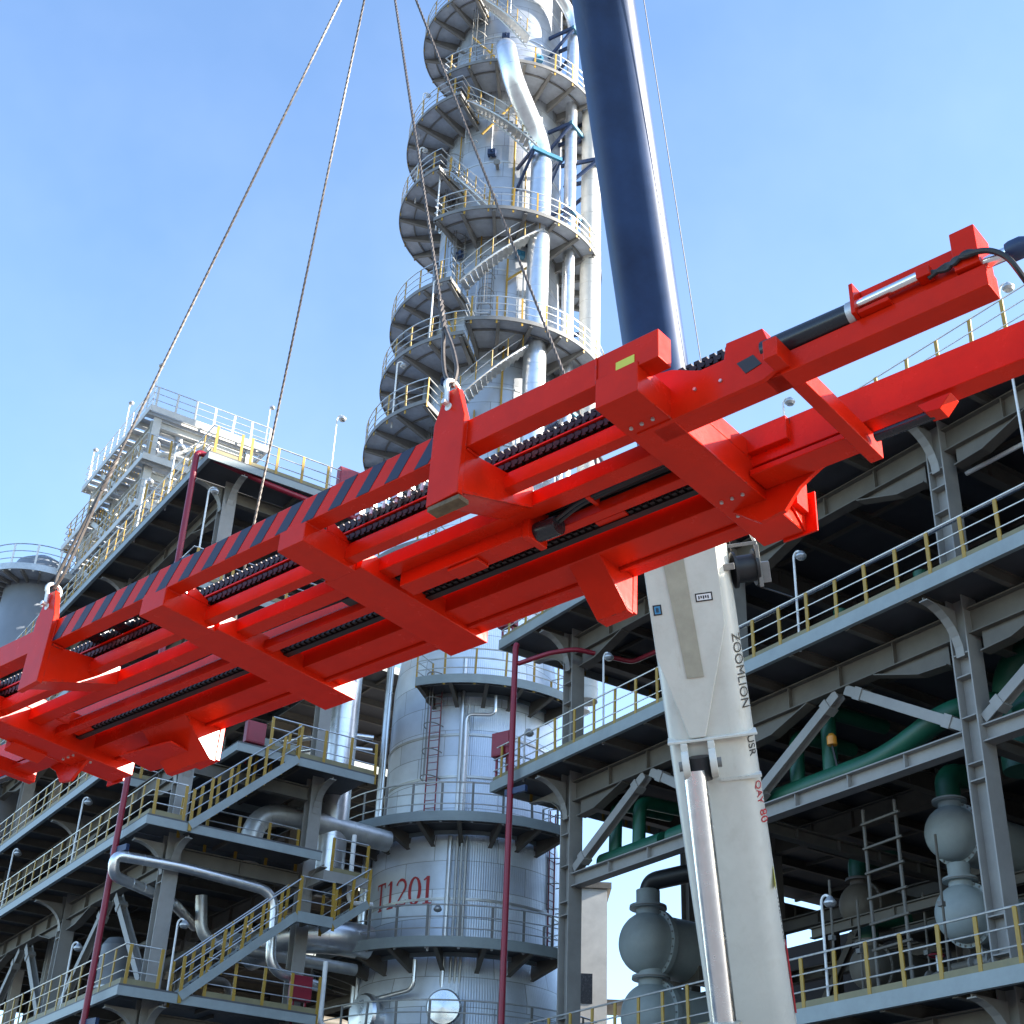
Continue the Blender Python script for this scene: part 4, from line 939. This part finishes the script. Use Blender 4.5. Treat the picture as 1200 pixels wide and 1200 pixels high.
pipe('silver pipes crossing to the tower just below the spreader', OL_, [(-5, 5.5, 21.2), (-3, 7.0, 21.3), (-2.6, 8.2, 21.3)], .1, 'pipe', .3, False)
pipe('slim silver pipe crossing to the tower under the next one', OL_, [(-5, 5.5, 20.7), (-3, 7.0, 20.8), (-2.6, 8.2, 20.8)], .08, 'pipe', .3, False)
GP = 'green cooling water pipes'
pipe('long dark green header pipe on the beam, rising at its right end', OR_, [(4.2, .55, 14.25), (12.4, .55, 14.3), (14.6, .6, 15.0), (15.2, 2.4, 15.4)], .29, 'green', .9, False, GP)
pipe('green header pipe on the beam left of the boom', OR_, [(.9, .6, 14.25), (3.8, .6, 14.25)], .3, 'green', .6, False, GP)
for a, z1, lab in ((9.3, 15.9, 'short green riser right of the boom'), (10.5, 16.2, 'short green riser with an orange marker lamp beside it'), (1.45, 16.0, 'green riser nearest the middle column'), (2.6, 15.8, 'green riser beside the gap of sky')):
    pipe(lab, OR_, [(a, .6, 14.4), (a, .65, z1), (a, 2.8, z1 + .1)], .2, 'green', .4, False, GP)
pipe('fat green pipe dropping behind the right hand column', OR_, [(15.2, 2.2, 13.6), (15.2, 2.2, 16.3), (17.5, 2.3, 16.3)], .55, 'green', .9, False, GP)
pipe('green pipe at the right edge below the mid deck', OR_, [(16.3, .8, 14.4), (18.3, .8, 14.6), (21, .8, 14.6)], .38, 'green', .6, False, GP)
pipe('thick black pipe bending over the left exchanger', OR_, [(-1.15, 4.0, 13.9), (-1.15, 4.0, 14.75), (3.0, 4.8, 14.75)], .3, 'black', .8, False, None)
pipe('long bright handrail tube along the mid deck', OR_, [(9.0, -.9, 18.75), (30, -.9, 18.75)], .06, 'chrome', .3, False)
pipe('bright tube strung below the top girder at right', OR_, [(15.9, .6, 20.9), (30, .6, 20.9)], .06, 'lampwhite', .3, False)
pipe('grey vertical duct behind the right hand column on the mid deck', OR_, [(18.6, 3, 17), (18.6, 3, 21.3)], .45, 'dullalu')
lampm = tag(empty('marker_lamp', LW(OR_, 10.9, .3, 14.75)), 'small orange marker lamp on the green header pipe', 'lamp')
MB().lathe([(.0, 0), (.13, .0), (.13, .22), (.07, .3), (0, .3)], 14, (0, 0, .3)).build('lens', 'orangelamp', lampm); MB().tube([(.15, 0, -.7), (0, 0, .3)], .03, 6).build('stalk', 'black', lampm)
# green topped pumps standing on the mid deck
for a, lab in ((10.4, 'grey pump with green cap on the mid deck, left one'), (13.3, 'grey pump with green cap on the mid deck, right one')):
    o = empty('deck_vessel', LW(OR_, a, 1.6, 17.28)); tag(o, lab, 'vessel', 'small vessels on the mid deck')
    MB().lathe([(.62, 0), (.62, .35), (.55, .62), (.35, .85), (.24, .9), (.24, 1.0)], 28).build('body', 'exch', o); MB().lathe([(.3, 1.0), (.3, 1.1), (.2, 1.1), (.2, 2.2)], 20).build('neck', 'green', o)
# exchangers, heads towards the camera side
def exchanger(label, a, b, z, r, L=5.5, top='green', m='exch'):
    o = empty('heat_exchanger', LW(OR_, a, b, z), TH); tag(o, label, 'heat exchanger', 'stacked heat exchangers')
    dome = [(r * sin(t), r * .85 * (1 - cos(t))) for t in [pi / 2 * i / 10 for i in range(11)]]
    MB().lathe(dome + [(r, r * 1.1)], 40, (0, 0, 0), (0, 1, 0)).build('head', m, o)
    MB().lathe([(r, r * 1.1), (r * 1.14, r * 1.1), (r * 1.14, r * 1.28), (r, r * 1.28), (r, L), (r * .7, L + r * .5), (0, L + r * .6)], 40, (0, 0, 0), (0, 1, 0)).build('shell', m, o)
    q = MB()
    for i in range(28):
        t = 2 * pi * i / 28; c = Vector((r * 1.08 * cos(t), r * 1.19, r * 1.08 * sin(t))); q.tube([c - Vector((0, .13 * r, 0)), c + Vector((0, .13 * r, 0))], .03, 5)
    q.build('flange_bolts', 'grey', o)
    MB().lathe([(r * .42, r * .6), (r * .42, r * 1.12), (r * .62, r * 1.12), (r * .62, r * 1.2), (r * .62, r * 1.24), (r * .40, r * 1.24), (r * .40, r * 1.75)], 24, (0, r * .95, 0)).build('nozzle', [m], o)
    q = MB().lathe([(r * .63, r * 1.13), (r * .63, r * 1.18)], 24, (0, r * .95, 0)); q.build('nozzle_flange', 'grey', o)
    if top: MB().tube(bend([(0, r * .95, r * 1.25), (0, r * .95, r * 2.2), (.2, r * 3.2, r * 2.5)], .4), r * .45, 18).build('outlet_pipe', top, o)
    for y in (r * 2.4, L - r): MB().box(-r * .8, r * .8, y, y + .15, -r * 1.15, -r * .6).build('saddle', 'brown', o)
exchanger('upper pale round headed exchanger by the right hand column', 12.06, 2.5, 13.05, .70)
exchanger('lower pale round headed exchanger by the right hand column', 12.1, 2.5, 11.02, .70, top=None)
exchanger('upper round headed exchanger left of the boom against the sky', -1.15, 3.05, 12.75, .98, 6, None)
exchanger('lower round headed exchanger at the bottom edge left of the boom', -1.05, 3.05, 10.5, .98, 6, None)
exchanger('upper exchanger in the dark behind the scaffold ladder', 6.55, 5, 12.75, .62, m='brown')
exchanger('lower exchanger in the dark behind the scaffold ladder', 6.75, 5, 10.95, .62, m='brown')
# scaffold ladder and dim clutter
o = empty('scaffold_ladder', LW(OR_, 11.1, 1.0, 8.28), TH); tag(o, 'rusty scaffold pole ladder standing in the dark bay right of the boom', 'ladder')
q = MB()
for x in (0, 1.05): q.tube([(x, 0, 0), (x - .1, .1, 5.2)], .045, 8)
q.build('side_pole', 'brown', o); q = MB()
for i in range(8): q.tube([(-.1, 0, .45 + i * .62), (1.15, 0, .5 + i * .62)], .035, 6)
q.build('rung', 'brown', o)
o = empty('hazard_beam', LW(OR_, 10.4, 6, 11.3), TH); tag(o, 'yellow and black striped lifting beam in the dark bay', 'beam')
b = MB().box(0, 4, -.1, .1, -.25, .25); b.build('beam_body', 'brown', o); b = MB()
for i in range(12): b.prism([(i * .33, -.2), (i * .33 + .15, -.2), (i * .33 + .28, .15), (i * .33 + .13, .15)], -.104, -.101, lambda x, y, d: (x, d, y))
b.build('hazard_stripes', 'yellow', o, smooth=False)
random.seed(3)
for k in range(16):
    a = random.uniform(6, 22); b_ = random.uniform(5, 15); z = random.choice((8.6, 9.4, 10.5, 11.6, 12.9)); L = random.uniform(3, 8)
    along = random.random() < .5
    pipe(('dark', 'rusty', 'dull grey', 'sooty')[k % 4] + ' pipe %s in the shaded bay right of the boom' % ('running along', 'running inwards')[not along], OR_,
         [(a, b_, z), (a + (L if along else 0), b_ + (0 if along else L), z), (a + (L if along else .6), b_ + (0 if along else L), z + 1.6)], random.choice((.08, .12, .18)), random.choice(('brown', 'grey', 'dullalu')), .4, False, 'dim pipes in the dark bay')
for k in range(14):
    a = random.uniform(-24, -2); b_ = random.uniform(2, 11); z = random.choice((11.2, 12.6, 13.4, 16.0, 16.9, 20.6, 21.8, 25.9, 26.8)); L = random.uniform(4, 9)
    pipe(('dull silver', 'grey', 'brown', 'weathered silver')[k % 4] + ' pipe slung under the left hand decks', OL_, [(a, b_, z), (a - L, b_, z), (a - L, b_ + 2.5, z), (a - L, b_ + 2.5, z - 1.4)], random.choice((.1, .16, .24)), random.choice(('brown', 'dullalu', 'grey')), .5, False, 'pipes slung under the left hand decks')
for a, b_, z, r, h, lab in ((-7.2, 1.2, 10.1, .55, 3.0, 'blue grey drum standing on the lowest deck at left'), (-13, 5, 15.2, .8, 2.6, 'grey drum in the shade of the second deck')):
    o = empty('storage_drum', LW(OL_, a, b_, z)); tag(o, lab, 'vessel')
    MB().lathe([(r, 0), (r, h), (r * .7, h + .25), (0, h + .35)], 32).build('body', 'vessel', o); MB().lathe([(r * 1.05, h * .5), (r * 1.05, h * .5 + .08)], 32).build('hoop', 'galv', o)
random.seed(21)
for k in range(26):
    a = random.uniform(7.5, 19); b_ = random.uniform(1.2, 6.5); z0 = 8.3; h = random.uniform(2.5, 5)
    kind = k % 3
    if kind == 0:
        o = empty('scaffold_pole', LW(OR_, a, b_, z0), TH); tag(o, 'dark upright scaffold pole with a clamp in the shaded bay right of the boom', 'pole', 'scaffold poles in the shaded bay')
        MB().tube([(0, 0, 0), (.05, 0, h)], .035, 7).build('tube', 'brown', o); MB().box(-.07, .07, -.07, .07, h * .6, h * .6 + .12).build('clamp', 'grey', o)
    elif kind == 1:
        o = empty('cable_tray', LW(OR_, a, b_ + 5, random.choice((12.75, 12.9, 16.4))), TH); tag(o, 'shallow cable tray hung in the shaded bay right of the boom', 'cable tray', 'cable trays in the shaded bay')
        L_ = random.uniform(2, 5); q = MB().box(0, L_, -.2, .2, 0, .02).box(0, L_, -.2, -.18, .021, .1).box(0, L_, .18, .2, .021, .1); q.build('tray', 'brown', o)
        MB().tube([(0, -.1, .05), (L_, -.08, .05)], .03, 6).tube([(0, .05, .05), (L_, .06, .05)], .04, 6).build('cables', 'black', o)
    else:
        h = random.uniform(.9, 2.2); o = empty('gate_valve', LW(OR_, a, b_, z0 + h), TH); tag(o, 'small hand wheel valve in the shaded bay right of the boom', 'valve', 'valves in the shaded bay')
        MB().lathe([(.22, -.3), (.22, -.24), (.12, -.2), (.16, 0), (.12, .2), (.22, .24), (.22, .3)], 16, (0, 0, 0), (1, 0, 0)).build('body', 'grey', o); MB().tube([(0, 0, -h), (0, 0, -.1)], .06, 8).build('stand', 'brown', o); MB().tube([(-.9, 0, 0), (-.3, 0, 0)], .12, 12).tube([(-.9, 0, 0), (-.9, 0, -h)], .12, 12).build('pipe_stub', 'brown', o)
        MB().tube([(0, 0, .1), (0, 0, .55)], .04, 8).build('stem', 'galv', o); MB().tube([(.2 * cos(t), .2 * sin(t), .55) for t in [2 * pi * i / 14 for i in range(14)]], .025, 6, closed=True).build('hand_wheel', 'firered' if k % 2 else 'dkblue', o)
# plant seen through the gaps, and an added unseen sun blocker
o = empty('utility_building', (4.3, 72, 0)); tag(o, 'slim white sunlit plant building glimpsed through the gap beside the middle column', 'building')
MB().box(-1.2, 1.2, -2, 2, 0, 21).build('wall', 'pale', o); MB().box(-1.4, 1.4, -2.2, 2.2, 21, 21.3).build('roof', 'brown', o)
for z in (12, 15.5): MB().box(1.2, 3.4, -2, .5, z, z + .25).build('balcony', 'brown', o); MB().box(-.6, .5, -2.02, -2.003, z, z + 1.4).build('window', 'blackpaint', o)
o = empty('shade_building', (48, 41, 0)); tag(o, 'added unseen tall grey building out of the picture at far right, casting shade', 'building')  # added unseen blocker, sized to shade the left frame and lower tower
MB().box(-6, 6, -12, 12.5, 0, 50).build('wall', 'under', o); MB().box(-6.3, 6.3, -12.3, 12.8, 50, 50.4).build('roof', 'brown', o)
for z in range(4, 48, 6):
    for y in range(-10, 11, 4): MB().box(-6.03, -6.003, y, y + 2, z, z + 2.2).build('window', 'blackpaint', o)
bpy.context.view_layer.update()
for _o in bpy.data.objects:
    if 'label' in _o and len(_o['label'].split()) > 16: print('LONG', _o.name, _o['label'])
